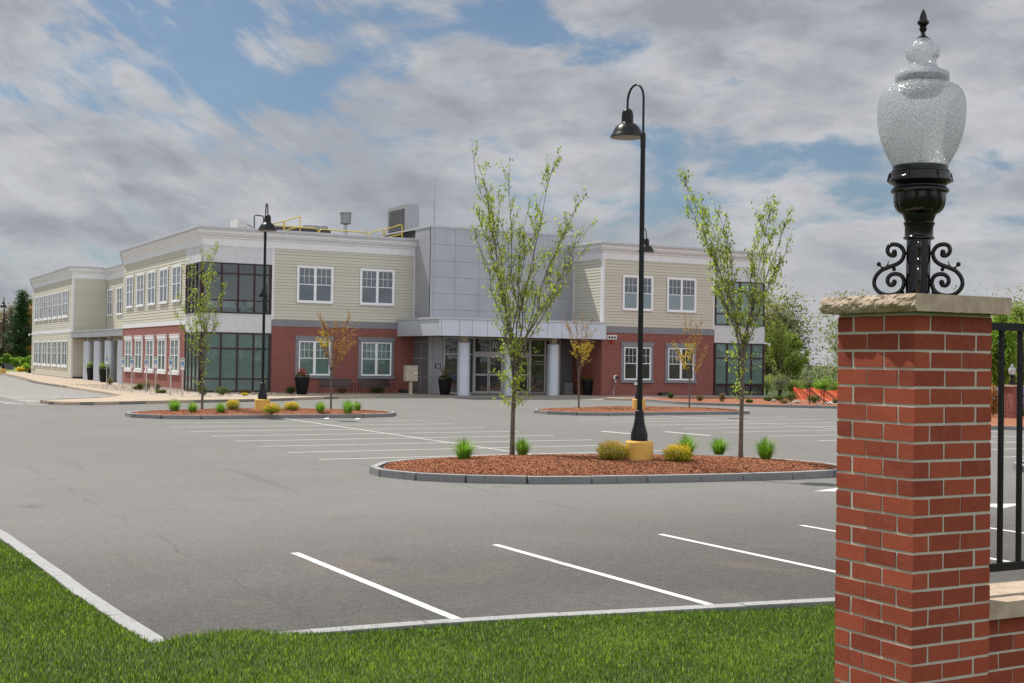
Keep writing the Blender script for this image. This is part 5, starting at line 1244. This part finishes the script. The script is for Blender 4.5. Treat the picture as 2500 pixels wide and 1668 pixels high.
for px, d, hp, wp, lb in ((52, 225, 215, 46, 'tallest dark green pine left of the far wing'), (70, 235, 190, 40, 'dark pine half hidden by the far wing'), (84, 240, 160, 40, 'dark pine mostly hidden behind the far wing'), (-6, 240, 150, 40, 'dark pine at the left edge of the photo')):
    q = at(px, d); s = mpp(q); pine(lb, (q.x, q.y, 0), hp*s*.88, wp*s*2.1)
for px, d, hp, wp, lm, lb, br_ in ((20, 228, 165, 46, 'twigp', 'thin bare brown tree left of the tallest pine', .3), (8, 238, 130, 50, 'wood', 'dull brown green tree behind the left edge lamp', 0), (36, 240, 120, 50, 'wood', 'dull green tree at the foot of the tallest pine', 0), (78, 232, 170, 40, 'leafo', 'orange budding tree half hidden by the far wing', .3), (60, 245, 120, 60, 'wood', 'dull green tree between the pines', 0)):
    bgtree(lb, 0, 0, 0, 0, hp, wp, M[lm], .45, 12, loc=at(px, d), lf=5, bare=br_, group='tall trees at the far left', tw_n=9)
for px, d, hp, lb in ((18, 205, 40, 'small round bright green tree left of the far wing'), (68, 200, 38, 'small round bright green tree right beside the far wing'), (42, 208, 33, 'small dull green tree between two bright green ones')):
    bgtree(lb, 0, 0, 0, 0, hp, 34, M['leafb' if 'bright' in lb else 'leafw'], .35, 10, loc=at(px, d), lf=14, forkf=.25, group='small lawn trees at the far left', tw_n=8)
# a far wood that closes the horizon, also behind the camera where the windows mirror it
def wood(name, label, pts, n, hmin, hmax, thick, lsz, m_):
    V = []; tot = 0; Pp = []; tr = MB()
    for (x0, y0), (x1, y1) in zip(pts[:-1], pts[1:]):
        Ls = math.hypot(x1-x0, y1-y0); k = int(Ls/2.2)
        for i in range(k):
            f = (i+random.random())/k; ox, oy = random.uniform(-thick, thick), random.uniform(-thick, thick); cx, cy = x0+(x1-x0)*f+ox, y0+(y1-y0)*f+oy; h = random.uniform(hmin, hmax); w = h*random.uniform(.3, .45)
            tr.tube([(cx, cy, -.2), (cx+random.uniform(-.5, .5), cy, h*.8)], [h*.016, .05], 4, cap=False)
            q = rng.normal(0, 1, (n, 3)); q /= np.linalg.norm(q, axis=1)[:, None]; q *= (rng.random(n)**.4)[:, None]
            lob = 1+.35*np.sin(q[:, 0]*7+cx)*np.sin(q[:, 2]*8+cy)
            Pp.append(np.stack([cx+q[:, 0]*w*lob, cy+q[:, 1]*w*lob, h*.55+q[:, 2]*h*.46*lob], 1))
            # low scrub
            Pp.append(np.stack([cx+rng.normal(0, 3, n//3), cy+rng.normal(0, 3, n//3), np.abs(rng.normal(0, 1.3, n//3))], 1))
    Pp = np.concatenate(Pp); V, F, T = leaves_np(Pp, lsz, .2, .7); o = npmesh(name, V, F, T, m_); tag(o, label, 'woodland', None, 'stuff')
    t_ = tr.build(name, M['bark']); tag(t_, 'bare trunks standing inside the '+label.split(' seen')[0], 'woodland', None, 'stuff')
wood('far_wood', 'hazy brown and green woodland seen behind everything on the right', [(60, 128), (90, 118), (125, 95), (150, 60), (150, 20)], 2400, 8, 11.5, 7, .36, M['wood'])
wood('far_wood', 'dark mixed woodland seen behind the pines on the left', [(-60, 262), (10, 258), (45, 250)], 1200, 7, 12, 6, .8, M['wood'])
wood('far_wood', 'woodland across the road seen mirrored in the windows', [(-70, -60), (20, -75), (110, -60), (150, -10)], 260, 7, 12, 6, .8, M['wood'])

# ------------------------------------------------------------------ shrubs, tufts
def tuft(label, x, y, wpx, hpx, z=.22, group='ornamental grass tufts on the parking islands'):
    p = g(x, y, z); s = mpp(p); w, h = wpx*s*1.4, hpx*s*1.08; t = thing('grass_tuft', label, 'grass plant', (p.x, p.y, z-.02), 0, group); n = 520
    V, F, T = [], [], []
    for i in range(n):
        a = random.uniform(0, 6.28); sp_ = random.random()**.7; r0 = w*.16*random.random(); L = h*random.uniform(.45, 1.25); out = w*.60*sp_*random.uniform(.5, 1.2)
        d = Vector((math.cos(a), math.sin(a), 0)); b = d*r0; sd = Vector((-d.y, d.x, 0))*random.uniform(.004, .0065)
        m1 = b+d*out*.25+Vector((0, 0, L*.5*(1-.15*sp_))); m2 = b+d*out*.62+Vector((0, 0, L*.86*(1-.3*sp_))); e = b+d*out*1.05+Vector((0, 0, L*(1-.42*sp_**2)))
        k = len(V); V += [b-sd, b+sd, m1+sd, m1-sd, m2+sd*.7, m2-sd*.7, e]; F += [(k, k+1, k+2), (k, k+2, k+3), (k+3, k+2, k+4), (k+3, k+4, k+5), (k+5, k+4, k+6)]; tt = min(1, max(0, random.gauss(.45, .22))); T += [.95 if random.random() < .12 else tt]*7
    npmesh('blades', np.array([tuple(v) for v in V]), np.array(F), np.array(T), M['tuft'], t); return t
def bush(label, x, y, wpx, hpx, lm, name='shrub', group=None, z=.2, n=1500, ls=.05, loc=None, open_=0., yaw_sq=1., tipcol=None):
    p = loc or g(x, y, z); s = mpp(p); w, h = wpx*s/2, hpx*s; t = thing(name, label, 'shrub', (p.x, p.y, z-.03), 0, group)
    mb = MB(); 
    for k in range(9):
        a = random.uniform(0, 6.28); e = Vector((math.cos(a)*w*.6, math.sin(a)*w*.6, h*random.uniform(.5, .85))); mb.tube([(0, 0, 0), e*.5+Vector((0, 0, h*.1)), e], [w*.05, w*.03, w*.012], 4, cap=False)
    mb.build('stems', M['bark'], t)
    q = rng.normal(0, 1, (n, 3)); q /= np.linalg.norm(q, axis=1)[:, None]; rad = rng.random(n)**(.28+open_)
    ph = rng.uniform(0, 6.28, 3); lob = 1+(.13+open_*.5)*np.sin(q[:, 0]*5+ph[0])*np.sin(q[:, 1]*5+ph[1])+.10*np.sin(q[:, 2]*9+q[:, 0]*6+ph[2])+.07*np.sin(q[:, 0]*17+ph[1])*np.sin(q[:, 1]*15+q[:, 2]*13)
    q = q*(rad*lob)[:, None]; P = np.stack([q[:, 0]*w, q[:, 1]*w, h*.53+q[:, 2]*h*.47], 1)
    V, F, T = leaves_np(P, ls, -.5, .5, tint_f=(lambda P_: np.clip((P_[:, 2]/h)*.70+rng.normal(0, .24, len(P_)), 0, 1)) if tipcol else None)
    npmesh('foliage', V, F, T, lm, t); return t
# x, y of the foot in the photograph
for lb, x, y, w, h in (('wide grass tuft at the left end of the near island', 1132, 1122, 60, 48), ('thin grass tuft close behind the tallest young tree', 1275, 1112, 44, 40), ('grass tuft half hidden behind the right golden shrub of the near island', 1676, 1110, 60, 44),
                       ('grass tuft midway between the right golden shrub and the crooked tree', 1755, 1108, 52, 36), ('grass tuft right of the crooked trunk at the end of the near island', 1869, 1120, 58, 48),
                       ('leftmost wide grass tuft on the left island', 426, 1004, 40, 28), ('small grass tuft just left of the left island tree', 470, 1007, 30, 24), ('grass tuft beside the golden shrub left of the plinth', 539, 1008, 32, 24),
                       ('grass tuft just left of the bare orange tree', 782, 1007, 30, 25), ('large grass tuft right of the bare orange tree', 850, 1008, 38, 30), ('small grass tuft peeking behind the large one on the left island', 872, 1003, 24, 22)):
    tuft(lb, x, y, w, h, .22 if y > 1050 else .2)
GS = 'golden shrubs on the parking islands'
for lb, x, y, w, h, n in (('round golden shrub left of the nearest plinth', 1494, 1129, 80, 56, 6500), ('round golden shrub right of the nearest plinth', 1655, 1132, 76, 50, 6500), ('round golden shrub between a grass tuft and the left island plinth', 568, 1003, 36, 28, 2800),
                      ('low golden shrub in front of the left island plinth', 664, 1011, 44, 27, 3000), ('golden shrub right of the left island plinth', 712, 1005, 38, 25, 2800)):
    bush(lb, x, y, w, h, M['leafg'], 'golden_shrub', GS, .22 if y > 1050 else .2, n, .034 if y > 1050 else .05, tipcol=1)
FS = 'foundation shrubs along the building'
for lb, x, y, w, h, lm in (('leafy green shrub at the far wing, leftmost by the wall', 91, 914, 22, 22, 'leafj'), ('green shrub second from the left along the far wing', 121, 917, 17, 15, 'leafj'), ('brownish shrub third from the left along the far wing', 135, 917, 18, 13, 'leafr'),
                       ('brown open shrub beside the first accessible parking sign', 268, 941, 18, 20, 'leafr'), ('dark low shrub between the parking signs', 331, 952, 14, 10, 'leafr'), ('bright green shrub before the brick between two parking signs', 342, 953, 18, 18, 'leafj'),
                       ('taller brown shrub behind a parking sign post', 358, 955, 22, 27, 'leafr'), ('grey brown open shrub under the fourth brick wall window', 383, 953, 24, 20, 'leafr'), ('low yellow green clump in the gravel under the brick wall', 393, 960, 28, 9, 'leafj'),
                       ('open green shrub behind the left island tree trunk', 495, 967, 22, 26, 'leafj'), ('spreading green juniper before the corner glazing', 543, 965, 40, 22, 'leafj'), ('brown low shrub before the corner glazing', 600, 962, 34, 12, 'leafr'), ('low yellow flowering clump in the gravel before the corner glazing', 597, 966, 16, 7, 'leafy'),
                       ('dark shrub left of the red flowered planter', 710, 962, 26, 18, 'leafj'), ('brown shrub behind the left bench', 835, 961, 44, 16, 'leafr'), ('dark green shrub behind the right bench', 922, 960, 42, 17, 'leafj'),
                       ('small green shrub at the foot of the right wing brick', 1637, 973, 14, 14, 'leafj'), ('reddish brown shrub before the right wing brick', 1708, 979, 22, 15, 'leafr'), ('open twiggy shrub before the right corner glazing', 1763, 981, 18, 22, 'leafr'), ('low green shrub behind the crooked tree trunk', 1829, 983, 18, 8, 'leafj'),
                       ('low dark green shrub right of the building corner', 1876, 979, 26, 10, 'leafj'), ('dark green spreading shrub before the wire fence', 1902, 978, 26, 12, 'leafj'), ('large bushy green shrub left of the orange fence', 1930, 980, 40, 24, 'leafj'), ('low brown shrub between the boulders', 1915, 985, 26, 9, 'leafr'),
                       ('rounded green shrub between the two handrails', 1987, 984, 38, 20, 'leafj'), ('brown shrub at the foot of the right handrail', 2040, 985, 20, 12, 'leafr')):
    bush(lb, x, y, w, h, M[lm], 'shrub', FS, .15, 900, .09 if lm == 'leafj' else .07, open_=.25 if lm == 'leafr' else .1)
for lb, x, y, w, h, lm in (('yellow green shrub in the far lawn bed', 50, 909, 20, 12, 'leafy'), ('tall yellow green shrub in the far lawn bed', 64, 909, 22, 22, 'leafb'), ('brown shrub in the far lawn bed by the wing corner', 74, 912, 16, 14, 'leafr')):
    bush(lb, x, y, w, h, M[lm], 'shrub', 'shrubs in the far left bed', .1, 500, .22)
bush('tall orange brown cone shrub seen right beside the near pillar', 0, 0, 30, 76, M['leafo'], 'cone_shrub', None, .15, 2600, .09, loc=g(2425, 1017, .15))
for lb, x in (('green hedge shrub before the far brick pillar', 2452), ('green hedge shrub right of the far brick pillar', 2498)): bush(lb, x, 1016, 34, 24, M['leafj'], 'shrub', 'hedge shrubs by the far brick pillar', .15, 1200, .07)
# shrubby edge beyond the wire fence
for k, (px, d, hp, w, lm) in enumerate(((1872, 104, 50, 60, 'leafw'), (1905, 100, 60, 60, 'wood'), (1940, 98, 44, 60, 'leafw'), (1975, 100, 50, 60, 'wood'), (2010, 97, 52, 66, 'leafb'), (2045, 95, 46, 60, 'leafw'))):
    q = ray(px, 900); q = Vector((q.x, q.y, 0)).normalized()*d
    bush(['pale green bush behind the wire fence, nearest the building', 'dull green bush behind the wire fence', 'pale green bush behind the left end of the orange fence', 'dull green bush behind the middle of the orange fence', 'bright green bush behind the left handrail', 'dull green bush next to the near pillar edge'][k], 0, 0, w, hp, M[lm], 'bush', 'bushes beyond the fences at the right', .05, 1700, .15, loc=q, open_=.5)
def boulder(label, x, y, w, h):
    p = g(x, y, .15); s = mpp(p); bm = bmesh.new(); bmesh.ops.create_icosphere(bm, subdivisions=3, radius=1)
    from mathutils import noise as mn
    for v in bm.verts: v.co *= 1+.28*mn.noise(v.co*1.5+Vector((x, 0, 0))); v.co = Vector((v.co.x*w*s/2, v.co.y*w*s/2*.8, v.co.z*h*s/2+h*s*.3))
    me = bpy.data.meshes.new('boulder'); bm.to_mesh(me); me.materials.append(M['rock']); o = bpy.data.objects.new('boulder', me); C.objects.link(o); o.location = (p.x, p.y, .14); tag(o, label, 'rock', 'boulders in the bed right of the building')
for a in (('grey boulder left of the large bushy shrub', 1889, 981, 14, 8), ('dark flat boulder right of the large bushy shrub', 1945, 984, 22, 8), ('small pale boulder in the bed at the low brown shrub', 1928, 987, 12, 5), ('pale boulder left of the right handrail', 1998, 989, 14, 5)): boulder(*a)
# small stones loose in the gravel bed, as one cover
mb = MB()
for k in range(2600):
    f = random.random(); x = random.uniform(17.2, 26); y = random.uniform(72.6, 101)
    if y > 80 and x > 21.2: x = random.uniform(17.2, 21.2)
    if y < 80 and (x < 17.6 or y < 72.6+max(0, (x-22.5))*.45 or (x < 19.4 and y < 76)): continue
    r_ = random.uniform(.03, .08); z = .15; mb.add([(x-r_, y, z), (x, y-r_*.8, z), (x+r_, y, z), (x, y+r_*.8, z), (x, y, z+r_*.8)], [(0, 1, 4), (1, 2, 4), (2, 3, 4), (3, 0, 4)], random.random())
M['pebble'] = mat('pebble', lambda N, i: (N.put(i['Base Color'], N.mix(tint(N), (.25, .17, .11), (.66, .58, .48))), None)[1])
tag(mb.build('gravel', M['pebble']), 'tan river stones scattered in the bed beside the building', 'gravel', None, 'stuff')

# ------------------------------------------------------------------ planters, benches, mailboxes
def planter(label, p, kind, h=1.0, rt_=.42, group='tall black planters at the entrances'):
    t = thing('planter', label, 'planter', p, 0, group); MB().lathe([(rt_*.66, 0), (rt_*.70, .04), (rt_, h-.05), (rt_*1.02, h), (rt_*.95, h), (rt_*.93, h-.06)], 32).build('pot', M['blackmatt'], t, smooth=30)
    MB().lathe([(rt_*.93, h-.10), (rt_*.3, h-.05)], 20).build('soil', M['bark'], t)
    def put(nm, m_, n, r, z0, z1, ls, dr=-.3):
        a = rng.uniform(0, 6.28, n); q = r*np.sqrt(rng.random(n)); z = rng.uniform(z0, z1, n)*(1-.35*(q/r)**2); P = np.stack([q*np.cos(a), q*np.sin(a), h+z], 1); V, F, T = leaves_np(P, ls, dr, .6); npmesh(nm, V, F, T, m_, t)
    put('foliage', M['leafj'], 260, rt_*1.0, .0, .26, .11)
    put('white_flowers', M['whiteflower'], 60, rt_*.98, .0, .06, .05)
    if kind == 'red': put('red_flowers', M['redflower'], 240, rt_*.62, .12, .66, .10, .4)
    if kind == 'grass':
        mb = MB()
        for k in range(60):
            a = random.uniform(0, 6.28); r_ = random.uniform(.1, .45); e = Vector((math.cos(a)*r_, math.sin(a)*r_, h+random.uniform(.5, .95))); mb.tube([(0, 0, h), e*.5+Vector((0, 0, h*.55)), e], [.008, .006, .004], 3, cap=False)
        mb.build('stems', M['leafr'], t)
    if kind == 'mixed': put('red_flowers', M['redflower'], 90, rt_*.8, .15, .6, .09, .3); put('yellow_flowers', M['leafy'], 70, rt_*.8, .1, .45, .09, .3)
    if kind == 'green': put('tall_foliage', M['leafb'], 260, rt_*.9, .1, .6, .13)
    return t
def near_wall(px, Y, z=.15): q = ray(px, 960); t = Y/q.y; return (q.x*t, Y, z)
planter('black planter with red flowers left of the benches', near_wall(737, 77.0), 'red', 1.06, .47); planter('black planter with dry grasses at the silver wall left of the doors', near_wall(1086, 76.2), 'grass', 1.0, .46)
planter('black planter with orange and yellow flowers in the shaded brick recess', near_wall(1435, 75.2), 'mixed', 1.0, .46)
for lb, x, y, k in (('black planter between the first two porch columns', 222, 928, 'green'), ('black planter between the second and third porch columns', 253, 933, 'green'), ('black planter with yellow green foliage beside the last porch column', 266, 932, 'green')):
    p = g(x, y, .15); planter(lb, (p.x, p.y, .15), k, 1.05, .40)
def bench(label, p):
    t = thing('bench', label, 'bench', p, 0, 'black metal benches under the front windows'); Wd = 2.2
    mb = MB(); n = 40
    for k in range(n): x = -Wd/2+.06+(Wd-.12)*(k+.5)/n; mb.box(x-.017, x+.017, -.22, .24, .43, .445)
    mb.box(-Wd/2, Wd/2, -.25, -.22, .42, .45).box(-Wd/2, Wd/2, .24, .27, .42, .45); mb.build('seat', M['black'], t)
    mb = MB()
    for k in range(n): x = -Wd/2+.06+(Wd-.12)*(k+.5)/n; mb.add([(x-.018, .27, .48), (x+.018, .27, .48), (x+.018, .40, .92), (x-.018, .40, .92), (x-.018, .285, .48), (x+.018, .285, .48), (x+.018, .415, .92), (x-.018, .415, .92)], [(0, 1, 2, 3), (7, 6, 5, 4), (0, 3, 7, 4), (1, 5, 6, 2), (3, 2, 6, 7), (0, 4, 5, 1)])
    mb.box(-Wd/2, Wd/2, .395, .43, .90, .945).box(-Wd/2, Wd/2, .26, .29, .46, .49); mb.build('backrest', M['black'], t)
    for sx in (-1, 1):
        x = sx*(Wd/2+.02); MB().tube([(x, -.28, 0), (x, -.24, .45), (x, -.24, .62)], .022, 8).build('leg', M['black'], t); MB().tube([(x, .36, 0), (x, .27, .45), (x, .42, .93)], .022, 8).build('leg', M['black'], t)
        MB().tube([(x, -.30, .62), (x, -.1, .655), (x, .30, .60)], .025, 8).build('armrest', M['black'], t)
    return t
bench('black metal bench under the left front window, nearer the red flowers', near_wall(823, 77.9)); bench('black metal bench under the right front window, nearer the mailboxes', near_wall(918, 78.2))
p = near_wall(1002, 76.6); t = thing('mailbox_unit', 'beige cluster mailbox on a pedestal beside the silver wall', 'mailbox', p)
MB().box(-.09, .09, -.08, .08, 0, .86).box(-.16, .16, -.15, .15, 0, .03).build('pedestal', M['beige'], t); MB().box(-.41, .41, -.22, .22, .86, 1.84).box(-.43, .43, -.24, .24, 1.84, 1.87).build('cabinet', M['beige'], t)
for cx, zs in ((-.11, [(1.70, .09), (1.59, .09), (1.48, .09), (1.37, .09), (1.02, .26)]), (.24, [(1.70, .09), (1.59, .09), (1.48, .09), (1.36, .12), (1.20, .14), (1.0, .2)])):
    for z, hh in zs: MB().box(cx-.15, cx+.15, -.235, -.22, z-hh/2, z+hh/2).build('door', M['beige'], t)
MB().box(.14, .36, -.25, -.236, 1.34, 1.42).build('label_plate', M['white'], t); MB().box(-.17, -.12, -.25, -.236, 1.0, 1.1).build('lock', M['alu'], t)
# picnic table in the porch
p = g(180, 920, .15); t = thing('picnic_table', 'small black metal table in the shade of the porch', 'table', (p.x+.8, p.y, .15)); MB().box(-.8, .8, -.4, .4, .70, .75).build('tabletop', M['black'], t)
for sx in (-.65, 0, .65): MB().tube([(sx, -.35, 0), (sx, -.35, .7)], .04, 6).build('leg', M['black'], t)
# accessible parking signs
def psign(label, x, y, htop):
    p = g(x, y, .15); s = mpp(p); t = thing('parking_sign', label, 'sign', (p.x, p.y, .14), R(-61)+R(90)-R(90), 'accessible parking signs along the brick wall'); h = htop*s
    MB().box(-.03, .03, -.02, .02, 0, h).build('post', M['alu'], t); o = MB().box(-.155, .155, -.035, -.022, h-.52, h-.02).build('plate', M['white'], t)
    MB().box(-.12, .12, -.040, -.036, h-.46, h-.22).build('blue_square', M['blue'], o); MB().box(-.12, .12, -.040, -.036, h-.15, h-.11).box(-.12, .12, -.040, -.036, h-.09, h-.05).build('green_lettering', M['green'], o)
    mb = MB().tube([(-.02, -.044, h-.27), (-.02, -.044, h-.38), (.04, -.044, h-.38), (.07, -.044, h-.43)], .012, 5); mb.add([(-.02+.025*math.cos(a), -.045, h-.25+.025*math.sin(a)) for a in [k*.785 for k in range(8)]], [tuple(range(8))])
    mb.tube([(-.02+.06*math.cos(a), -.044, h-.39+.055*math.sin(a)) for a in [R(120+k*24) for k in range(11)]], .008, 4); mb.build('wheelchair_symbol', M['white'], o)
    MB().box(-.155, .155, -.035, -.022, h-.68, h-.55).build('small_plate', M['white'], t); return t
for lb, x, y, h in (('first accessible parking sign from the left, before the porch columns', 260, 943, 77), ('second accessible parking sign from the left, at the brick corner', 300, 950, 79), ('third accessible parking sign from the left, over the first brick wall window', 321, 957, 87), ('fourth accessible parking sign from the left', 357, 958, 87),
                    ('fifth accessible parking sign from the left', 379, 956, 85), ('sixth accessible parking sign from the left, under the fourth window', 416, 965, 94), ('rightmost accessible parking sign, nearest the corner glazing', 445, 969, 96)):
    psign(lb, x, y, h)
# ------------------------------------------------------------------ right side: handrails, orange fence, wire fence
def handrail(label, x0, y0, x1, y1, hp):
    a, b = g(x0, y0, .15), g(x1, y1, .15); s = mpp(a); h = hp*s; t = thing('handrail', label, 'handrail', tuple(a), 0, 'black handrails by the steps', world=True); r_ = .03
    top = a+Vector((0, 0, h)); P = Rt; e = b+Vector((0, 0, .0))
    MB().tube([a, top], r_, 8).build('post', M['black'], t); MB().tube([top, e.lerp(top, .02)], r_, 8).build('rail', M['black'], t)
    w = 6*s; MB().tube([top, top-P*w, top-P*w-Vector((0, 0, 14*s)), top-Vector((0, 0, 14*s))], r_*.8, 8).build('loop', M['black'], t)
    m0 = a+Vector((0, 0, h*.35)); MB().tube([m0, a.lerp(e, .45)+Vector((0, 0, .0))], r_*.8, 8).build('lower_rail', M['black'], t)
handrail('black handrail sloping down before the orange fence, the left one', 1976, 987, 2024, 990, 36); handrail('black handrail sloping down right beside the near pillar', 2011.5, 988, 2052, 986, 36)
def mesh_fence(name, label, cat, pts, h, m_post, m_mesh, cell, wire, sag=0., step=2.5):
    t = thing(name, label, cat, tuple(pts[0]), 0, None, world=True); mb = MB(); rows = int(h/cell)
    for a, b in zip(pts[:-1], pts[1:]):
        L = (b-a).length; n = max(1, round(L/step)); d = (b-a)/L
        for k in range(n+1): q = a+d*L*k/n; MB().tube([q-Vector((0, 0, .1)), q+Vector((0, 0, h+.04))], .03, 6).build('post', m_post, t)
        for r_ in range(rows+1):
            z = h*r_/rows; mb.tube([a+d*L*k/(n*4)+Vector((0, 0, z-(sag*math.sin(math.pi*(k % 4)/4)*(z/h)))) for k in range(n*4+1)], wire, 3, cap=False)
        c = int(L/cell)
        for k in range(c+1): q = a+d*L*k/c; mb.tube([q, q+Vector((0, 0, h-sag*.5))], wire, 3, cap=False)
    mb.build('netting', m_mesh, t); return t
q = [g(1862, 968, .15), g(1948, 972, .15)]; s = mpp(q[0])
q = [Vector((61.5, 75.5, .1)), Vector((72, 70.3, .1))]
t = mesh_fence('wire_fence', 'low grey wire mesh fence running right from the building corner', 'fence', q, 1.1, M['hvac'], M['hvac'], .22, .006, step=2.6)
MB().tube([v+Vector((0, 0, 1.1)) for v in q], .025, 6).build('top_rail', M['hvac'], t)
q = [g(1938, 974, .12), g(1982, 977, .12), g(2060, 983, .12)]; s = mpp(q[0])
t = thing('safety_fence', 'orange plastic mesh safety fence sagging between posts', 'fence', tuple(q[0]), 0, None, world=True)
mb = MB()
for a, b in zip(q[:-1], q[1:]):
    n = 70
    for k in range(n):
        for r_ in range(12):
            f0, f1 = k/n, (k+.82)/n; h0 = 30*s; sg = lambda f: .06*math.sin(f*19)+.05*math.sin(f*7+1)
            z = lambda f, rr: h0*rr/12*(1-.16*math.sin(math.pi*f))
            off = lambda f, rr: Fd*(.10*math.sin(f*11+rr*.5)+.05*math.sin(rr*1.1+f*23))
            A = a.lerp(b, f0); B = a.lerp(b, f1); mb.quad(A+off(f0, r_)+Vector((0, 0, z(f0, r_))), B+off(f1, r_)+Vector((0, 0, z(f1, r_))), B+off(f1, r_+.85)+Vector((0, 0, z(f1, r_+.85))), A+off(f0, r_+.85)+Vector((0, 0, z(f0, r_+.85))))
mb.build('netting', M['orange'], t)
for a in q: MB().tube([a-Vector((0, 0, .1)), a+Vector((0, 0, 31*s))], .035, 6).build('post', M['orange'], t)
# far brick pillar with its lamp, fence and parked cars
p = g(2470, 1020, .15); fx, fy = p.x, p.y
t = thing('brick_pillar', 'small far brick pillar with a lamp, seen through the railing', 'pillar', (fx, fy, .1)); MB().box(-.28, .28, -.28, .28, 0, 1.48).build('brickwork', M['brickwall'], t); MB().box(-.36, .36, -.36, .36, 1.48, 1.56).build('capstone', M['stone'], t)
dup(LH, (fx, fy, 1.66), 0, 'small distant urn lamp on the far brick pillar, seen through the railing', .78).rotation_euler = (0, 0, 0)
t = thing('metal_fence', 'black metal picket fence on both sides of the far brick pillar', 'fence', (fx, fy, .15))
fd = Vector((18.6, -13.7, 0)).normalized()
for sgn in (-1, 1):
    A = fd*sgn*.3; B = fd*sgn*(7.5 if sgn > 0 else 3.2)
    for z in (.15, 1.4): MB().tube([A+Vector((0, 0, z)), B+Vector((0, 0, z))], .02, 4).build('rail', M['black'], t)
    mb = MB(); L = (B-A).length
    for k in range(int(L/.13)): c = A+fd*sgn*.13*k; mb.tube([c, c+Vector((0, 0, 1.45))], .010, 4)
    mb.build('pickets', M['black'], t)
def car(label, p, rz, m_):
    t = thing('parked_car', label, 'car', p, rz, 'cars parked beyond the far fence'); pr = [(-2.2, .35), (-2.25, .75), (-2.1, .95), (-1.6, 1.0), (-1.0, 1.42), (.5, 1.45), (1.2, 1.02), (2.1, .88), (2.3, .6), (2.25, .35)]
    n = len(pr); vs = []
    for y, ins in ((-.85, .0), (.85, .0)): vs += [(x, y*(1 if z < 1.01 else .78), z) for x, z in pr]
    MB().add(vs, [tuple(range(n)), tuple(range(2*n-1, n-1, -1))]+[(i, n+i, n+(i+1) % n, (i+1) % n) for i in range(n)]).build('body', m_, t, smooth=30)
    mb = MB()
    for sy in (-1, 1): mb.add([(-1.35, sy*.80, 1.04), (1.0, sy*.80, 1.06), (.42, sy*.69, 1.38), (-.95, sy*.69, 1.36)], [(0, 1, 2, 3) if sy < 0 else (3, 2, 1, 0)])
    mb.add([(1.23, -.7, 1.04), (1.23, .7, 1.04), (.60, .62, 1.42), (.60, -.62, 1.42)], [(0, 1, 2, 3)]); mb.build('windows', M['gblack'], t)
    for x in (-1.4, 1.4):
        for y in (-.86, .86): o = MB().lathe([(.33, -.1), (.33, .1)], 20).build('wheel', M['black'], t, smooth=30); o.rotation_euler = (R(90), 0, 0); o.location = (x, y, .33); w_ = MB().lathe([(.2, -.105), (.2, .105)], 12).build('rim', M['alu'], o)
M['carb'] = plain('blue_car_paint', (.05, .12, .30), .25, .3, var=.03); M['carp'] = plain('purple_car_paint', (.14, .04, .16), .25, .3, var=.03)
p = at(2450, 72); car('blue car parked beyond the far fence, left of the far pillar', (p.x, p.y, 0), R(10), M['carb']); p = at(2508, 74); car('purple car parked beyond the far fence, at the right photo edge', (p.x, p.y, 0), R(10), M['carp'])
# distant lawn path, utility cabinets and kerb at the far left
flat('path', [(-60, 300), (60, 300), (60, 306), (-60, 306)], .02, M['conc']); flat('path', [(-40, 228), (23, 202), (23, 204), (-40, 230)], .02, M['conc'])
flat('grass_field', [(-60, 199), (21.5, 165), (60, 165), (60, 299), (-60, 299)], .0, M['meadow'])
p = at(21, 200); t = thing('utility_cabinet', 'dark green utility cabinet on the far left lawn', 'cabinet', (p.x, p.y, 0)); MB().box(-.65, .65, -.4, .4, 0, .85).build('housing', M['hvacd'], t); MB().box(-.62, -.02, -.43, -.4, .08, .78).box(.02, .62, -.43, -.4, .08, .78).build('door', M['hvacd'], t)
# litter by the left island
for lb, x, y in (('tiny pale scrap of litter at the foot of the left island kerb', 797, 1023), ('tiny white scrap of litter near the right end of the left island', 872, 1024)):
    p = g(x, y, .01); o = MB().add([(-.12, -.05, 0), (.12, -.03, .01), (.10, .05, .05), (-.08, .06, .02)], [(0, 1, 2, 3)]).build('litter', M['white']); o.location = p; tag(o, lb, 'litter')
print('VERTS', sum(len(o.data.vertices) for o in bpy.data.objects if o.type == 'MESH'))
